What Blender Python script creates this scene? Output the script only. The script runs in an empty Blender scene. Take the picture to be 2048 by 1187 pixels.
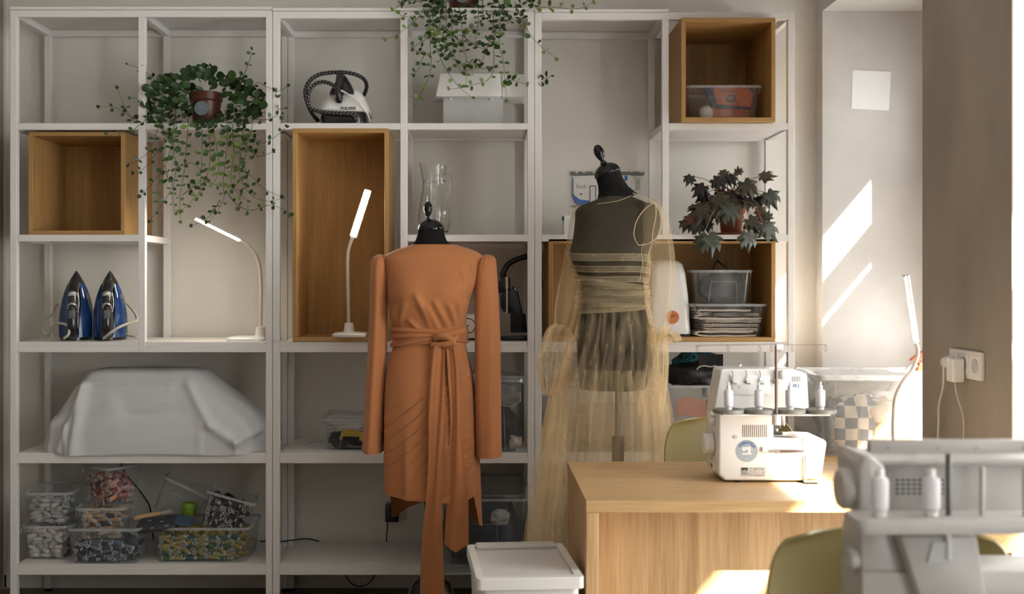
import bpy, bmesh, math, random
from mathutils import Vector, Matrix, noise
PI = math.pi
scene = bpy.context.scene
COL = scene.collection
rnd = random.Random(7)

# ------------------------------------------------------------------ camera
# level camera with a small lens shift; a pixel (of 2048 x 1187) on a plane Y is a point
F, CX, CY, CAMY, CAMZ = 2278.0, 961.0, 560.0, -4.45, 1.31
cam = bpy.data.cameras.new('camera'); cam_o = bpy.data.objects.new('camera', cam); COL.objects.link(cam_o)
cam_o.location = (0, CAMY, CAMZ); cam_o.rotation_euler = (PI/2, 0, 0)
cam.sensor_width = 36.0; cam.lens = F/2048*36.0
cam.shift_x = (1024-CX)/2048; cam.shift_y = -(593.5-CY)/2048
cam.clip_start = .05
cam.dof.use_dof = True; cam.dof.focus_distance = 4.05; cam.dof.aperture_fstop = 3.2
scene.camera = cam_o

# ------------------------------------------------------------------ light
world = bpy.data.worlds.new('sky'); scene.world = world; world.use_nodes = True
bg = world.node_tree.nodes['Background']; bg.inputs[0].default_value = (.985, .98, .965, 1); bg.inputs[1].default_value = 3.6
sun = bpy.data.lights.new('sun', 'SUN'); sun.energy = 17; sun.angle = math.radians(.55); sun.color = (1, .965, .92)
sun_o = bpy.data.objects.new('sun', sun); COL.objects.link(sun_o); sun_o.location = (6, -4, 6)
SUN = Vector((-1.12, 1.0, -1.333))
sun_o.rotation_euler = SUN.to_track_quat('-Z', 'Y').to_euler()
WIN = [(-.77, .318), (-2.95, -1.39), (-5.3, -3.4)]      # window recesses in the right wall
for y0, y1 in WIN:                                                     # sky portals: guide the sampling, give no light of their own
    a = bpy.data.lights.new('window_portal', 'AREA'); a.shape = 'RECTANGLE'; a.size = y1-y0; a.size_y = 2.6
    a.cycles.is_portal = True
    o = bpy.data.objects.new('window_portal', a); COL.objects.link(o)
    o.location = (2.02, (y0+y1)/2, 1.25); o.rotation_euler = (PI/2, 0, PI/2)
scene.view_settings.view_transform = 'Standard'; scene.view_settings.look = 'None'
scene.view_settings.gamma = 1.0; scene.view_settings.use_curve_mapping = False
scene.view_settings.exposure = 1.5
scene.cycles.transparent_max_bounces = 40
scene.cycles.max_bounces = 8
scene.cycles.diffuse_bounces = 4
scene.cycles.adaptive_threshold = .025
scene.cycles.caustics_reflective = False; scene.cycles.caustics_refractive = False

# ------------------------------------------------------------------ helpers
def P(px, py, Y):
    t = (Y-CAMY)/F
    return Vector(((px-CX)*t, Y, CAMZ+(CY-py)*t))
def PX(px, Y): return (px-CX)*(Y-CAMY)/F
def PZ(py, Y): return CAMZ+(CY-py)*(Y-CAMY)/F

def lerp(a, b, t): return a+(b-a)*t
def interp(tab, x):
    """piecewise linear (smoothed) lookup; tab = [(x, v...), ...] ascending"""
    if x <= tab[0][0]: return tab[0][1:]
    for i in range(len(tab)-1):
        a, b = tab[i], tab[i+1]
        if x <= b[0]:
            t = (x-a[0])/(b[0]-a[0]) if b[0] > a[0] else 0
            pa = tab[i-1] if i > 0 else a; nb = tab[i+2] if i+2 < len(tab) else b
            out = []
            for k in range(1, len(a)):
                h = b[0]-a[0]
                m0 = (b[k]-pa[k])/(b[0]-pa[0])*h if b[0] != pa[0] else 0
                m1 = (nb[k]-a[k])/(nb[0]-a[0])*h if nb[0] != a[0] else 0
                out.append((2*t**3-3*t*t+1)*a[k]+(t**3-2*t*t+t)*m0+(-2*t**3+3*t*t)*b[k]+(t**3-t*t)*m1)
            return tuple(out)
    return tab[-1][1:]
def spline(pts, n=8):
    """Catmull-Rom through points"""
    pts = [Vector(p) for p in pts]; out = []
    for i in range(len(pts)-1):
        p0 = pts[max(i-1, 0)]; p1 = pts[i]; p2 = pts[i+1]; p3 = pts[min(i+2, len(pts)-1)]
        for k in range(n):
            t = k/n
            out.append(.5*((2*p1)+(p2-p0)*t+(2*p0-5*p1+4*p2-p3)*t*t+(3*p1-p0-3*p2+p3)*t**3))
    out.append(pts[-1]); return out

class MB:
    def __init__(s): s.v = []; s.f = []
    def add(s, vs, fs, M=None):
        b = len(s.v)
        s.v += [M @ Vector(v) for v in vs] if M is not None else [Vector(v) for v in vs]
        s.f += [tuple(i+b for i in f) for f in fs]; return s
    def box(s, x0, x1, y0, y1, z0, z1, M=None):
        return s.add([(x, y, z) for z in (z0, z1) for y in (y0, y1) for x in (x0, x1)],
                     [(0, 2, 3, 1), (4, 5, 7, 6), (0, 1, 5, 4), (2, 6, 7, 3), (0, 4, 6, 2), (1, 3, 7, 5)], M)
    def hexa(s, c8, M=None):
        """8 corners, order as box()"""
        return s.add(c8, [(0, 2, 3, 1), (4, 5, 7, 6), (0, 1, 5, 4), (2, 6, 7, 3), (0, 4, 6, 2), (1, 3, 7, 5)], M)
    def loft(s, rings, cap0=True, cap1=True, closed=True, M=None):
        n = len(rings[0]); vs = [p for r in rings for p in r]; fs = []
        for j in range(len(rings)-1):
            for i in range(n if closed else n-1):
                k = (i+1) % n
                fs.append((j*n+i, j*n+k, (j+1)*n+k, (j+1)*n+i))
        if closed and cap0: fs.append(tuple(range(n-1, -1, -1)))
        if closed and cap1: fs.append(tuple((len(rings)-1)*n+i for i in range(n)))
        return s.add(vs, fs, M)
    def tube(s, pts, r, n=8, cap=True, M=None):
        pts = [Vector(p) for p in pts]
        t0 = (pts[1]-pts[0]).normalized()
        u = t0.orthogonal().normalized(); rings = []
        for i, p in enumerate(pts):
            t = (pts[min(i+1, len(pts)-1)]-pts[max(i-1, 0)])
            t = t.normalized() if t.length > 1e-9 else t0
            u = (u-t*u.dot(t)); u = u.normalized() if u.length > 1e-6 else t.orthogonal().normalized()
            w = t.cross(u); rr = r[i] if isinstance(r, (list, tuple)) else r
            rings.append([p+(u*math.cos(2*PI*k/n)+w*math.sin(2*PI*k/n))*rr for k in range(n)])
        return s.loft(rings, cap, cap, True, M)
    def lathe(s, prof, n=24, M=None):
        """prof [(r, z)] bottom to top"""
        rings = [[(r*math.cos(2*PI*k/n), r*math.sin(2*PI*k/n), z) for k in range(n)] for r, z in prof]
        return s.loft(rings, prof[0][0] > 1e-5, prof[-1][0] > 1e-5, True, M)
    def prism(s, poly, d0, d1, plane='XZ', M=None):
        """polygon in a plane, extruded from d0 to d1 along the third axis"""
        def mk(a, b, d): return {'XZ': (a, d, b), 'XY': (a, b, d), 'YZ': (d, a, b)}[plane]
        n = len(poly)
        vs = [mk(a, b, d0) for a, b in poly]+[mk(a, b, d1) for a, b in poly]
        fs = [tuple(range(n)), tuple(range(2*n-1, n-1, -1))]+[(i, n+i, n+(i+1) % n, (i+1) % n) for i in range(n)]
        return s.add(vs, fs, M)
    def grid(s, rows, M=None):
        n = len(rows[0])
        return s.add([p for r in rows for p in r],
                     [(j*n+i, j*n+i+1, (j+1)*n+i+1, (j+1)*n+i) for j in range(len(rows)-1) for i in range(n-1)], M)
    def mesh(s, name, m=None, smooth=None, bevel=0, seg=2, merge=0, thick=0, off=None):
        bm = bmesh.new()
        o = Vector(off) if off is not None else Vector((0, 0, 0))
        vs = [bm.verts.new(v-o) for v in s.v]
        for f in s.f:
            try: bm.faces.new([vs[i] for i in f])
            except ValueError: pass
        if merge: bmesh.ops.remove_doubles(bm, verts=bm.verts, dist=merge)
        if thick:
            bmesh.ops.recalc_face_normals(bm, faces=bm.faces)
            bmesh.ops.solidify(bm, geom=bm.faces[:], thickness=thick)
        bmesh.ops.recalc_face_normals(bm, faces=bm.faces)
        if bevel:
            es = [e for e in bm.edges if len(e.link_faces) == 2 and e.calc_face_angle(0) > .5]
            if es: bmesh.ops.bevel(bm, geom=es, offset=bevel, segments=seg, affect='EDGES', profile=.5, clamp_overlap=True)
        me = bpy.data.meshes.new(name); bm.to_mesh(me); bm.free()
        if smooth is not None:
            for p in me.polygons: p.use_smooth = True
            me.set_sharp_from_angle(angle=math.radians(smooth))
        if m: me.materials.append(m)
        return me
    def build(s, name, m, parent=None, smooth=None, bevel=0, seg=2, local=False, merge=0, thick=0, label=None):
        off = None
        if parent is not None and not local: off = wloc(parent)
        me = s.mesh(name, m, smooth, bevel, seg, merge, thick, off)
        o = bpy.data.objects.new(name, me); COL.objects.link(o)
        if parent is not None: o.parent = parent
        if label: o['label'] = label
        return o
def wloc(o):
    v = Vector(o.location)
    return v+wloc(o.parent) if o.parent else v

def tag(o, label, cat, group=None):
    o['label'] = label; o['category'] = cat
    if group: o['group'] = group
    return o
def thing(name, label, cat, loc=(0, 0, 0), rot=(0, 0, 0), group=None):
    o = bpy.data.objects.new(name, None); COL.objects.link(o); o.empty_display_size = .05
    o.location = loc; o.rotation_euler = rot
    return tag(o, label, cat, group)
def struct(o): o['kind'] = 'structure'; return o
def copy_tree(o, parent=None):
    c = o.copy(); COL.objects.link(c); c.parent = parent
    for ch in list(o.children): copy_tree(ch, c)
    return c
def inst(name, me, parent, M):
    o = bpy.data.objects.new(name, me); COL.objects.link(o); o.parent = parent; o.matrix_local = M; return o
def text_mesh(name, s, size, M, m, parent, extrude=.0003, align='CENTER'):
    """lettering as a thin mesh; M maps the XY text plane to the parent's space"""
    cu = bpy.data.curves.new(name, 'FONT'); cu.body = s; cu.size = size; cu.extrude = extrude; cu.resolution_u = 2
    cu.align_x = align; cu.align_y = 'CENTER'
    ob = bpy.data.objects.new(name, cu); COL.objects.link(ob)
    dg = bpy.context.evaluated_depsgraph_get()
    me = bpy.data.meshes.new_from_object(ob.evaluated_get(dg))
    bpy.data.objects.remove(ob); bpy.data.curves.remove(cu)
    me.transform(M); me.materials.clear(); me.materials.append(m)
    o = bpy.data.objects.new(name, me); COL.objects.link(o); o.parent = parent
    return o
def facing(loc, rz=0):
    """text plane standing upright, read from -Y, at loc"""
    return Matrix.Translation(loc) @ Matrix.Rotation(PI/2, 4, 'X') @ Matrix.Rotation(rz, 4, 'Z')
def rrect(w, h, r, n=5):
    pts = []
    for cx, cy, a0 in ((w/2-r, h/2-r, 0), (-w/2+r, h/2-r, 90), (-w/2+r, -h/2+r, 180), (w/2-r, -h/2+r, 270)):
        for k in range(n+1):
            a = math.radians(a0+90*k/n); pts.append((cx+r*math.cos(a), cy+r*math.sin(a)))
    return pts

# ------------------------------------------------------------------ materials
def nodes(name):
    m = bpy.data.materials.new(name); m.use_nodes = True
    nt = m.node_tree; b = nt.nodes['Principled BSDF']; return m, nt, b
def pm(name, col, rough=.5, metal=0, var=.06, scale=12, bump=0, bscale=60, spec=.5, coords='Object', stretch=(1, 1, 1), detail=4, coat=0, sheen=0):
    m, nt, b = nodes(name); N = nt.nodes; L = nt.links
    tc = N.new('ShaderNodeTexCoord'); mp = N.new('ShaderNodeMapping'); L.new(tc.outputs[coords], mp.inputs[0]); mp.inputs['Scale'].default_value = stretch
    nz = N.new('ShaderNodeTexNoise'); nz.inputs['Scale'].default_value = scale; nz.inputs['Detail'].default_value = detail; L.new(mp.outputs[0], nz.inputs[0])
    rp = N.new('ShaderNodeValToRGB'); L.new(nz.outputs[0], rp.inputs[0])
    rp.color_ramp.elements[0].position = .3; rp.color_ramp.elements[1].position = .7
    rp.color_ramp.elements[0].color = tuple(max(0, c*(1-var)) for c in col)+(1,)
    rp.color_ramp.elements[1].color = tuple(min(1, c*(1+var)) for c in col)+(1,)
    L.new(rp.outputs[0], b.inputs['Base Color'])
    b.inputs['Roughness'].default_value = rough; b.inputs['Metallic'].default_value = metal
    b.inputs['Specular IOR Level'].default_value = spec
    if coat: b.inputs['Coat Weight'].default_value = coat; b.inputs['Coat Roughness'].default_value = .08
    if sheen: b.inputs['Sheen Weight'].default_value = sheen
    if bump:
        n2 = N.new('ShaderNodeTexNoise'); n2.inputs['Scale'].default_value = bscale; n2.inputs['Detail'].default_value = 5; L.new(mp.outputs[0], n2.inputs[0])
        bp = N.new('ShaderNodeBump'); bp.inputs['Strength'].default_value = bump; bp.inputs['Distance'].default_value = .01
        L.new(n2.outputs[0], bp.inputs['Height']); L.new(bp.outputs[0], b.inputs['Normal'])
    return m
def wood(name, axis, light=(.49, .29, .11), dark=(.34, .185, .062), rough=.45):
    m, nt, b = nodes(name); N = nt.nodes; L = nt.links
    tc = N.new('ShaderNodeTexCoord'); mp = N.new('ShaderNodeMapping'); L.new(tc.outputs['Object'], mp.inputs[0])
    sc = [9, 9, 9]; sc['XYZ'.index(axis)] = .55; mp.inputs['Scale'].default_value = sc
    n1 = N.new('ShaderNodeTexNoise'); n1.inputs['Scale'].default_value = 2.2; n1.inputs['Detail'].default_value = 6; n1.inputs['Distortion'].default_value = .9
    L.new(mp.outputs[0], n1.inputs[0])
    mp2 = N.new('ShaderNodeMapping'); L.new(tc.outputs['Object'], mp2.inputs[0])
    sc2 = [110, 110, 110]; sc2['XYZ'.index(axis)] = 4; mp2.inputs['Scale'].default_value = sc2
    n2 = N.new('ShaderNodeTexNoise'); n2.inputs['Scale'].default_value = 2; n2.inputs['Detail'].default_value = 3; L.new(mp2.outputs[0], n2.inputs[0])
    mx = N.new('ShaderNodeMath'); mx.operation = 'MULTIPLY_ADD'; mx.inputs[1].default_value = .45; L.new(n2.outputs[0], mx.inputs[0]); 
    ma = N.new('ShaderNodeMath'); ma.operation = 'MULTIPLY'; ma.inputs[1].default_value = .62; L.new(n1.outputs[0], ma.inputs[0]); L.new(ma.outputs[0], mx.inputs[2])
    rp = N.new('ShaderNodeValToRGB'); L.new(mx.outputs[0], rp.inputs[0])
    e = rp.color_ramp.elements; e[0].position = .36; e[0].color = dark+(1,); e[1].position = .66; e[1].color = light+(1,)
    L.new(rp.outputs[0], b.inputs['Base Color']); b.inputs['Roughness'].default_value = rough; b.inputs['Specular IOR Level'].default_value = .35
    bp = N.new('ShaderNodeBump'); bp.inputs['Strength'].default_value = .12; bp.inputs['Distance'].default_value = .003
    L.new(n2.outputs[0], bp.inputs['Height']); L.new(bp.outputs[0], b.inputs['Normal'])
    return m
def clear(name, tint=(.982, .988, .992), haze=.10, hcol=(.8, .84, .88), rough=.12, ior=1.45, scale=30):
    """clear or cloudy plastic and glass: straight-through transparency, a little haze, fresnel gloss"""
    m, nt, b = nodes(name); N = nt.nodes; L = nt.links; N.remove(b); out = N['Material Output']
    tr = N.new('ShaderNodeBsdfTransparent'); tr.inputs[0].default_value = tint+(1,)
    df = N.new('ShaderNodeBsdfDiffuse'); tl = N.new('ShaderNodeBsdfTranslucent')
    df.inputs[0].default_value = hcol+(1,); tl.inputs[0].default_value = hcol+(1,)
    a = N.new('ShaderNodeMixShader'); a.inputs[0].default_value = .4; L.new(df.outputs[0], a.inputs[1]); L.new(tl.outputs[0], a.inputs[2])
    tc = N.new('ShaderNodeTexCoord'); nz = N.new('ShaderNodeTexNoise'); nz.inputs['Scale'].default_value = scale; L.new(tc.outputs['Object'], nz.inputs[0])
    mr = N.new('ShaderNodeMapRange'); mr.inputs[3].default_value = haze*.6; mr.inputs[4].default_value = haze*1.4; L.new(nz.outputs[0], mr.inputs[0])
    h = N.new('ShaderNodeMixShader'); L.new(mr.outputs[0], h.inputs[0]); L.new(tr.outputs[0], h.inputs[1]); L.new(a.outputs[0], h.inputs[2])
    gl = N.new('ShaderNodeBsdfGlossy'); gl.inputs['Roughness'].default_value = rough
    fr = N.new('ShaderNodeFresnel'); fr.inputs[0].default_value = ior
    ge = N.new('ShaderNodeNewGeometry'); iv = N.new('ShaderNodeMath'); iv.operation = 'SUBTRACT'; iv.inputs[0].default_value = 1; L.new(ge.outputs['Backfacing'], iv.inputs[1])
    fm = N.new('ShaderNodeMath'); fm.operation = 'MULTIPLY'; L.new(fr.outputs[0], fm.inputs[0]); L.new(iv.outputs[0], fm.inputs[1])
    g = N.new('ShaderNodeMixShader'); L.new(fm.outputs[0], g.inputs[0]); L.new(h.outputs[0], g.inputs[1]); L.new(gl.outputs[0], g.inputs[2])
    L.new(g.outputs[0], out.inputs[0]); return m
def sheer(name, col, alpha, avar=.25, stretch=(60, 60, 3), scale=1.0, transl=.45):
    """open net fabric: the threads cover a share of the surface, light passes through the rest"""
    m, nt, b = nodes(name); N = nt.nodes; L = nt.links; N.remove(b); out = N['Material Output']
    tr = N.new('ShaderNodeBsdfTransparent')
    df = N.new('ShaderNodeBsdfDiffuse'); tl = N.new('ShaderNodeBsdfTranslucent'); df.inputs[0].default_value = col+(1,); tl.inputs[0].default_value = col+(1,)
    a = N.new('ShaderNodeMixShader'); a.inputs[0].default_value = transl; L.new(df.outputs[0], a.inputs[1]); L.new(tl.outputs[0], a.inputs[2])
    tc = N.new('ShaderNodeTexCoord'); mp = N.new('ShaderNodeMapping'); mp.inputs['Scale'].default_value = stretch; L.new(tc.outputs['Object'], mp.inputs[0])
    nz = N.new('ShaderNodeTexNoise'); nz.inputs['Scale'].default_value = scale; nz.inputs['Detail'].default_value = 3; L.new(mp.outputs[0], nz.inputs[0])
    mr = N.new('ShaderNodeMapRange'); mr.inputs[1].default_value = .3; mr.inputs[2].default_value = .7
    mr.inputs[3].default_value = max(0, alpha*(1-avar)); mr.inputs[4].default_value = min(1, alpha*(1+avar)); L.new(nz.outputs[0], mr.inputs[0])
    mx = N.new('ShaderNodeMixShader'); L.new(mr.outputs[0], mx.inputs[0]); L.new(tr.outputs[0], mx.inputs[1]); L.new(a.outputs[0], mx.inputs[2])
    L.new(mx.outputs[0], out.inputs[0]); return m
def glow(name, col, strength):
    m, nt, b = nodes(name); b.inputs['Base Color'].default_value = (.9, .9, .9, 1)
    b.inputs['Emission Color'].default_value = col+(1,); b.inputs['Emission Strength'].default_value = strength; return m

WALL = pm('wall_paint', (.755, .725, .675), .85, var=.03, scale=2.5, bump=.08, bscale=140)
PLASTER = pm('grey_plaster', (.545, .53, .51), .8, var=.15, scale=2.2, bump=.12, bscale=40, detail=8)
PLASTER_SHADE = pm('shaded_microcement', (.345, .30, .252), .75, var=.22, scale=2.6, bump=.15, bscale=50, detail=8, stretch=(1, 1, .45))  # same plaster, darkened for the shade on the pier
CEIL = pm('ceiling_paint', (.8, .79, .77), .9, var=.02)
FLOOR = pm('dark_floor', (.17, .14, .115), .55, var=.25, scale=3, stretch=(1, 8, 1))
WALLD = pm('wall_paint_low_bounce', (.30, .265, .225), .85, var=.04, scale=2.5)  # darkened so that less light bounces onto the left side
WHITE = pm('white_powder_coat', (.76, .735, .72), .42, var=.02, scale=5)
BOARD = pm('white_board', (.74, .715, .69), .5, var=.03, scale=6)
OAK_X = wood('oak_grain_x', 'X'); OAK_Y = wood('oak_grain_y', 'Y'); OAK_Z = wood('oak_grain_z', 'Z')
WPLAS = pm('white_plastic', (.80, .785, .77), .28, var=.015, scale=6)
CREAM = pm('cream_plastic', (.74, .70, .64), .35, var=.02)
BLACK = pm('black_plastic', (.006, .006, .0065), .14, var=.2, spec=.4)
BLACKFAB = pm('black_jersey', (.012, .0115, .011), .95, var=.3, scale=60, spec=.12)
METAL = pm('steel', (.62, .6, .58), .25, metal=1, var=.05)
DMETAL = pm('dark_steel', (.12, .115, .11), .35, metal=.8, var=.1)
GREY = pm('grey_plastic', (.30, .29, .28), .45, var=.05)
LGREY = pm('light_grey_plastic', (.52, .515, .51), .4, var=.03)
DARK = pm('near_black', (.03, .028, .026), .8, var=.1)  # near-black for lettering, print and vent slots
CLEAR = clear('clear_plastic', haze=.035)
CLEARB = clear('cloudy_plastic', haze=.06, hcol=(.78, .83, .88))
RIM = clear('plastic_rim', haze=.42, hcol=(.74, .77, .8))
GLASS, _nt, _b = nodes('glass')
_b.inputs['Base Color'].default_value = (.95, .96, .95, 1); _b.inputs['Transmission Weight'].default_value = 1; _b.inputs['Roughness'].default_value = .03; _b.inputs['IOR'].default_value = 1.46
_n = _nt.nodes.new('ShaderNodeTexNoise'); _n.inputs['Scale'].default_value = 25; _p = _nt.nodes.new('ShaderNodeBump'); _p.inputs['Strength'].default_value = .05; _nt.links.new(_n.outputs[0], _p.inputs['Height']); _nt.links.new(_p.outputs[0], _b.inputs['Normal'])
PANE = clear('window_glass', tint=(.97, .98, .975), haze=.004, rough=.01, ior=1.3)
# ------------------------------------------------------------------ the room
XR, XW, WY, XL, YB, HC = 1.4316, 1.88, .41, -2.03, -7.4, 3.1
struct(MB().box(XL-.2, 2.1, YB-.2, WY+.2, -.1, 0).build('floor', FLOOR))
struct(MB().box(XL-.2, 2.1, YB-.2, WY+.2, HC, HC+.1).build('ceiling', CEIL))
struct(MB().box(XL-.2, 2.1, WY, WY+.2, 0, HC).build('wall_back', WALL))
struct(MB().box(XL-.2, XL, YB-.2, WY, 0, HC).build('wall_left', WALLD))
struct(MB().box(XL, 2.1, YB-.2, YB, 0, HC).build('wall_front', WALLD))
TOPN = 2.436
w = MB()
ys = [WY]+[y for pair in [(b, a) for a, b in WIN] for y in pair]+[YB]
for i in range(0, len(ys), 2):                       # the stretches between the recesses
    w.box(XR, 2.1, ys[i+1], ys[i], 0, HC)
wr = struct(w.build('wall_right', PLASTER))
# the pier between the first two windows gets a skin with its shade put into the colour
pm_ = MB().box(XR-.004, XR, WIN[1][1], WIN[0][0], 0, HC); o = pm_.build('pier_shade_skin', PLASTER_SHADE, wr)
for i, (y0, y1) in enumerate(WIN):
    TOPN = 2.9 if i == 2 else 2.436  # last, unseen window made taller and flush to bring in more light
    MB().box(XR, 2.1 if i < 2 else 1.5, y0, y1, TOPN, HC).build('lintel', PLASTER, wr)
    if i != 1: MB().box(XR+.03, 2.1 if i < 2 else 1.5, y0, y1, 0, .58).build('window_breast', PLASTER, wr)
    XW = 1.46 if i == 2 else 1.88
    wd = bpy.data.objects.new('window_%d' % (i+1), None); COL.objects.link(wd); wd.location = (XW, (y0+y1)/2, 0); struct(wd)
    zb = .58 if i != 1 else 0
    MB().box(XW, XW+.06, y0, y0+.05, zb, TOPN).build('window_stile', WHITE, wd)
    MB().box(XW, XW+.012, y1-.218, y1, zb, TOPN).build('window_stile', WHITE, wd)
    MB().box(XW, XW+.012, y0+.05, y1-.218, TOPN-.05, TOPN).build('head_rail', WHITE, wd)
    MB().box(XW, XW+.012, y0+.05, y1-.218, 1.70, 1.745).build('transom', WHITE, wd)
    if i == 0:                                       # unseen panels added to hold back sky light by the shelves
        for za, zc in ((2.035, TOPN-.05), (1.745, 1.835), (1.225, 1.65)):
            MB().box(XW-.002, XW, y0+.05, y1-.218, za, zc).build('sky_block_panel', WHITE, wd)
    MB().box(XW, XW+.012, y0+.05, y1-.218, zb, zb+.07).build('bottom_rail', WHITE, wd)
    for za, zc in ((1.745, TOPN-.05), (zb+.07, 1.70)):
        MB().box(XW+.003, XW+.009, y0+.05, y1-.218, za, zc).build('pane', PANE, wd)
XW, TOPN = 1.88, 2.436
# added, unseen slats outside the windows: they cut the sun into bands
lv = bpy.data.objects.new('sun_block_screen', None); COL.objects.link(lv); lv.location = (XW+1.12, -3.2, 0); struct(lv)
for za, zb_ in ((2.035, 2.60), (1.69, 1.835), (1.225, 1.65)):
    MB().box(XW+1.12, XW+1.14, -8.2, .4, za+1.333, zb_+1.333).build('sun_block_slat', WHITE, lv)
for yy in (-8.2, -4.0, .3):
    MB().box(XW+1.14, XW+1.20, yy, yy+.06, 0, 3.95).build('sun_block_post', WHITE, lv)
# thin vertical moulding at the back-left corner
struct(MB().box(XL, XL+.012, WY-.012, WY, 0, HC).build('trim_1', WHITE))
# low skirting
struct(MB().box(XL, XR, WY-.012, WY, 0, .06).build('baseboard_back', WALL, bevel=.003))

# oak counter along the windows
CZ = .645
t = thing('window_counter', 'thick oak counter running along the window wall past the grey pier', 'counter', (1.55, -.6, 0))
MB().box(1.235, XR-.005, -1.45, .30, CZ-.053, CZ).build('counter_top', OAK_Y, t, bevel=.002)
MB().box(XR-.005, XW-.005, -.765, .31, CZ-.053, CZ).build('counter_top', OAK_Y, t, bevel=.002)
MB().box(1.26, 1.29, -1.35, -1.30, 0, CZ-.053).build('leg', OAK_Z, t)
MB().box(1.26, 1.29, -.62, -.57, 0, CZ-.053).build('leg', OAK_Z, t)
MB().box(1.26, 1.29, .20, .25, 0, CZ-.053).build('leg', OAK_Z, t)

# ------------------------------------------------------------------ shelving units
FY, RY, TB = 0.0, .35, .0273
SH = {}
def unit(label, xs, ytop, cells, cross):
    """xs: pixel spans of the posts on the front plane; cells: (post i, post j, level name) with a shelf; cross: (post, level) with only a side rail"""
    L = {'l1': (246, 259), 'l2': (469, 482.5), 'l3': (690.5, 704), 'l4': (912.5, 926), 'l5': (1135, 1149)}
    x0 = PX(xs[0][0], 0); x1 = PX(xs[-1][1], 0)
    t = thing('shelving_unit', label, 'shelf', ((x0+x1)/2, .19, 0), group='white steel shelving units')
    zt = PZ(ytop[0], 0); 
    MB().box(x0, PX(1337.5, 0) if xs[0][0] > 1000 else x1, -.004, RY+TB, zt+.001, zt+.0125).build('top_board', BOARD, t, bevel=.001)
    X = [(PX(a, 0), PX(b, 0)) for a, b in xs]
    low = {}
    for i, j, lv in cells:
        for k in (i, j): low[k] = min(low.get(k, 9), PZ(L[lv][1], 0))
    for i, (a, b) in enumerate(X):
        zb = .012 if i in (0, len(X)-1) else low[i]
        for y in (FY, RY):
            MB().box(a, b, y, y+TB, zb, zt-(TB if 0 < i < len(X)-1 else 0)).build('post', WHITE, t, bevel=.0012, seg=1)
            if zb < .1: MB().lathe([(.016, 0), (.016, .008), (.006, .009), (.006, .013)], 12, Matrix.Translation(((a+b)/2, y+TB/2, 0))).build('foot', BLACK, t)
    for i in range(len(X)-1):
        pass
    a, b = X[0][1], X[-1][0]
    for y in (FY, RY):
        MB().box(a, b, y, y+TB, zt-TB, zt).build('beam', WHITE, t, bevel=.0012, seg=1)
    for i, (pa, pb) in enumerate(X):
        MB().box(pa, pb, FY+TB, RY, zt-TB, zt).build('side_rail', WHITE, t, bevel=.0012, seg=1)
    done = set()
    for i, j, lv in cells:
        za, zb = PZ(L[lv][1], 0), PZ(L[lv][0], 0)
        for y in (FY, RY):
            MB().box(X[i][1], X[j][0], y, y+TB, za, zb).build('beam', WHITE, t, bevel=.0012, seg=1)
        for k in (i, j):
            if (k, lv) not in done:
                done.add((k, lv)); MB().box(X[k][0], X[k][1], FY+TB, RY, za, zb).build('side_rail', WHITE, t, bevel=.0012, seg=1)
        up = 0.0 if lv in ('l1', 'l2') and not (i == 1 and j == 2 and xs[0][0] == 545) else .0145
        if up: MB().box(X[i][1]+.001, X[j][0]-.001, FY+.001, RY+TB+.012, zb, zb+up).build('shelf_board', BOARD, t, bevel=.001, seg=1)
        else: MB().box(X[i][1]+.001, X[j][0]-.001, FY+TB, RY, zb-.018, zb).build('shelf_board', BOARD, t, bevel=.001, seg=1)
    for k, lv in cross:
        if (k, lv) not in done:
            MB().box(X[k][0], X[k][1], FY+TB, RY, PZ(L[lv][1], 0), PZ(L[lv][0], 0)).build('side_rail', WHITE, t, bevel=.0012, seg=1)
    return t
unit('white steel shelving unit beside the left wall, with the two blue irons', [(20, 33.5), (276.5, 290), (531.5, 544.5)], (20, 33),
     [(0, 1, 'l1'), (1, 2, 'l1'), (0, 1, 'l2'), (0, 1, 'l3'), (1, 2, 'l3'), (0, 2, 'l4'), (0, 2, 'l5')], [])
unit('middle white steel shelving unit, behind the terracotta dress', [(545.5, 559), (800.5, 814.5), (1055, 1068.5)], (22.5, 36),
     [(0, 1, 'l1'), (1, 2, 'l1'), (1, 2, 'l2'), (0, 1, 'l3'), (1, 2, 'l3'), (0, 2, 'l4'), (0, 2, 'l5')], [])
unit('white steel shelving unit nearest the window, behind the tulle dress', [(1069.5, 1083), (1324.5, 1337.5), (1576, 1589)], (25, 38),
     [(1, 2, 'l1'), (0, 1, 'l2'), (1, 2, 'l2'), (0, 2, 'l3'), (0, 2, 'l4'), (0, 2, 'l5')], [])
ZL = {1: PZ(246, 0), 2: PZ(469, 0), '2b': PZ(469, 0)+.0145, 3: PZ(690.5, 0)+.0145, 4: PZ(912.5, 0)+.0145, 5: PZ(1135, 0)+.0145}
ZL['1b'] = ZL[1]+.0145

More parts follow.
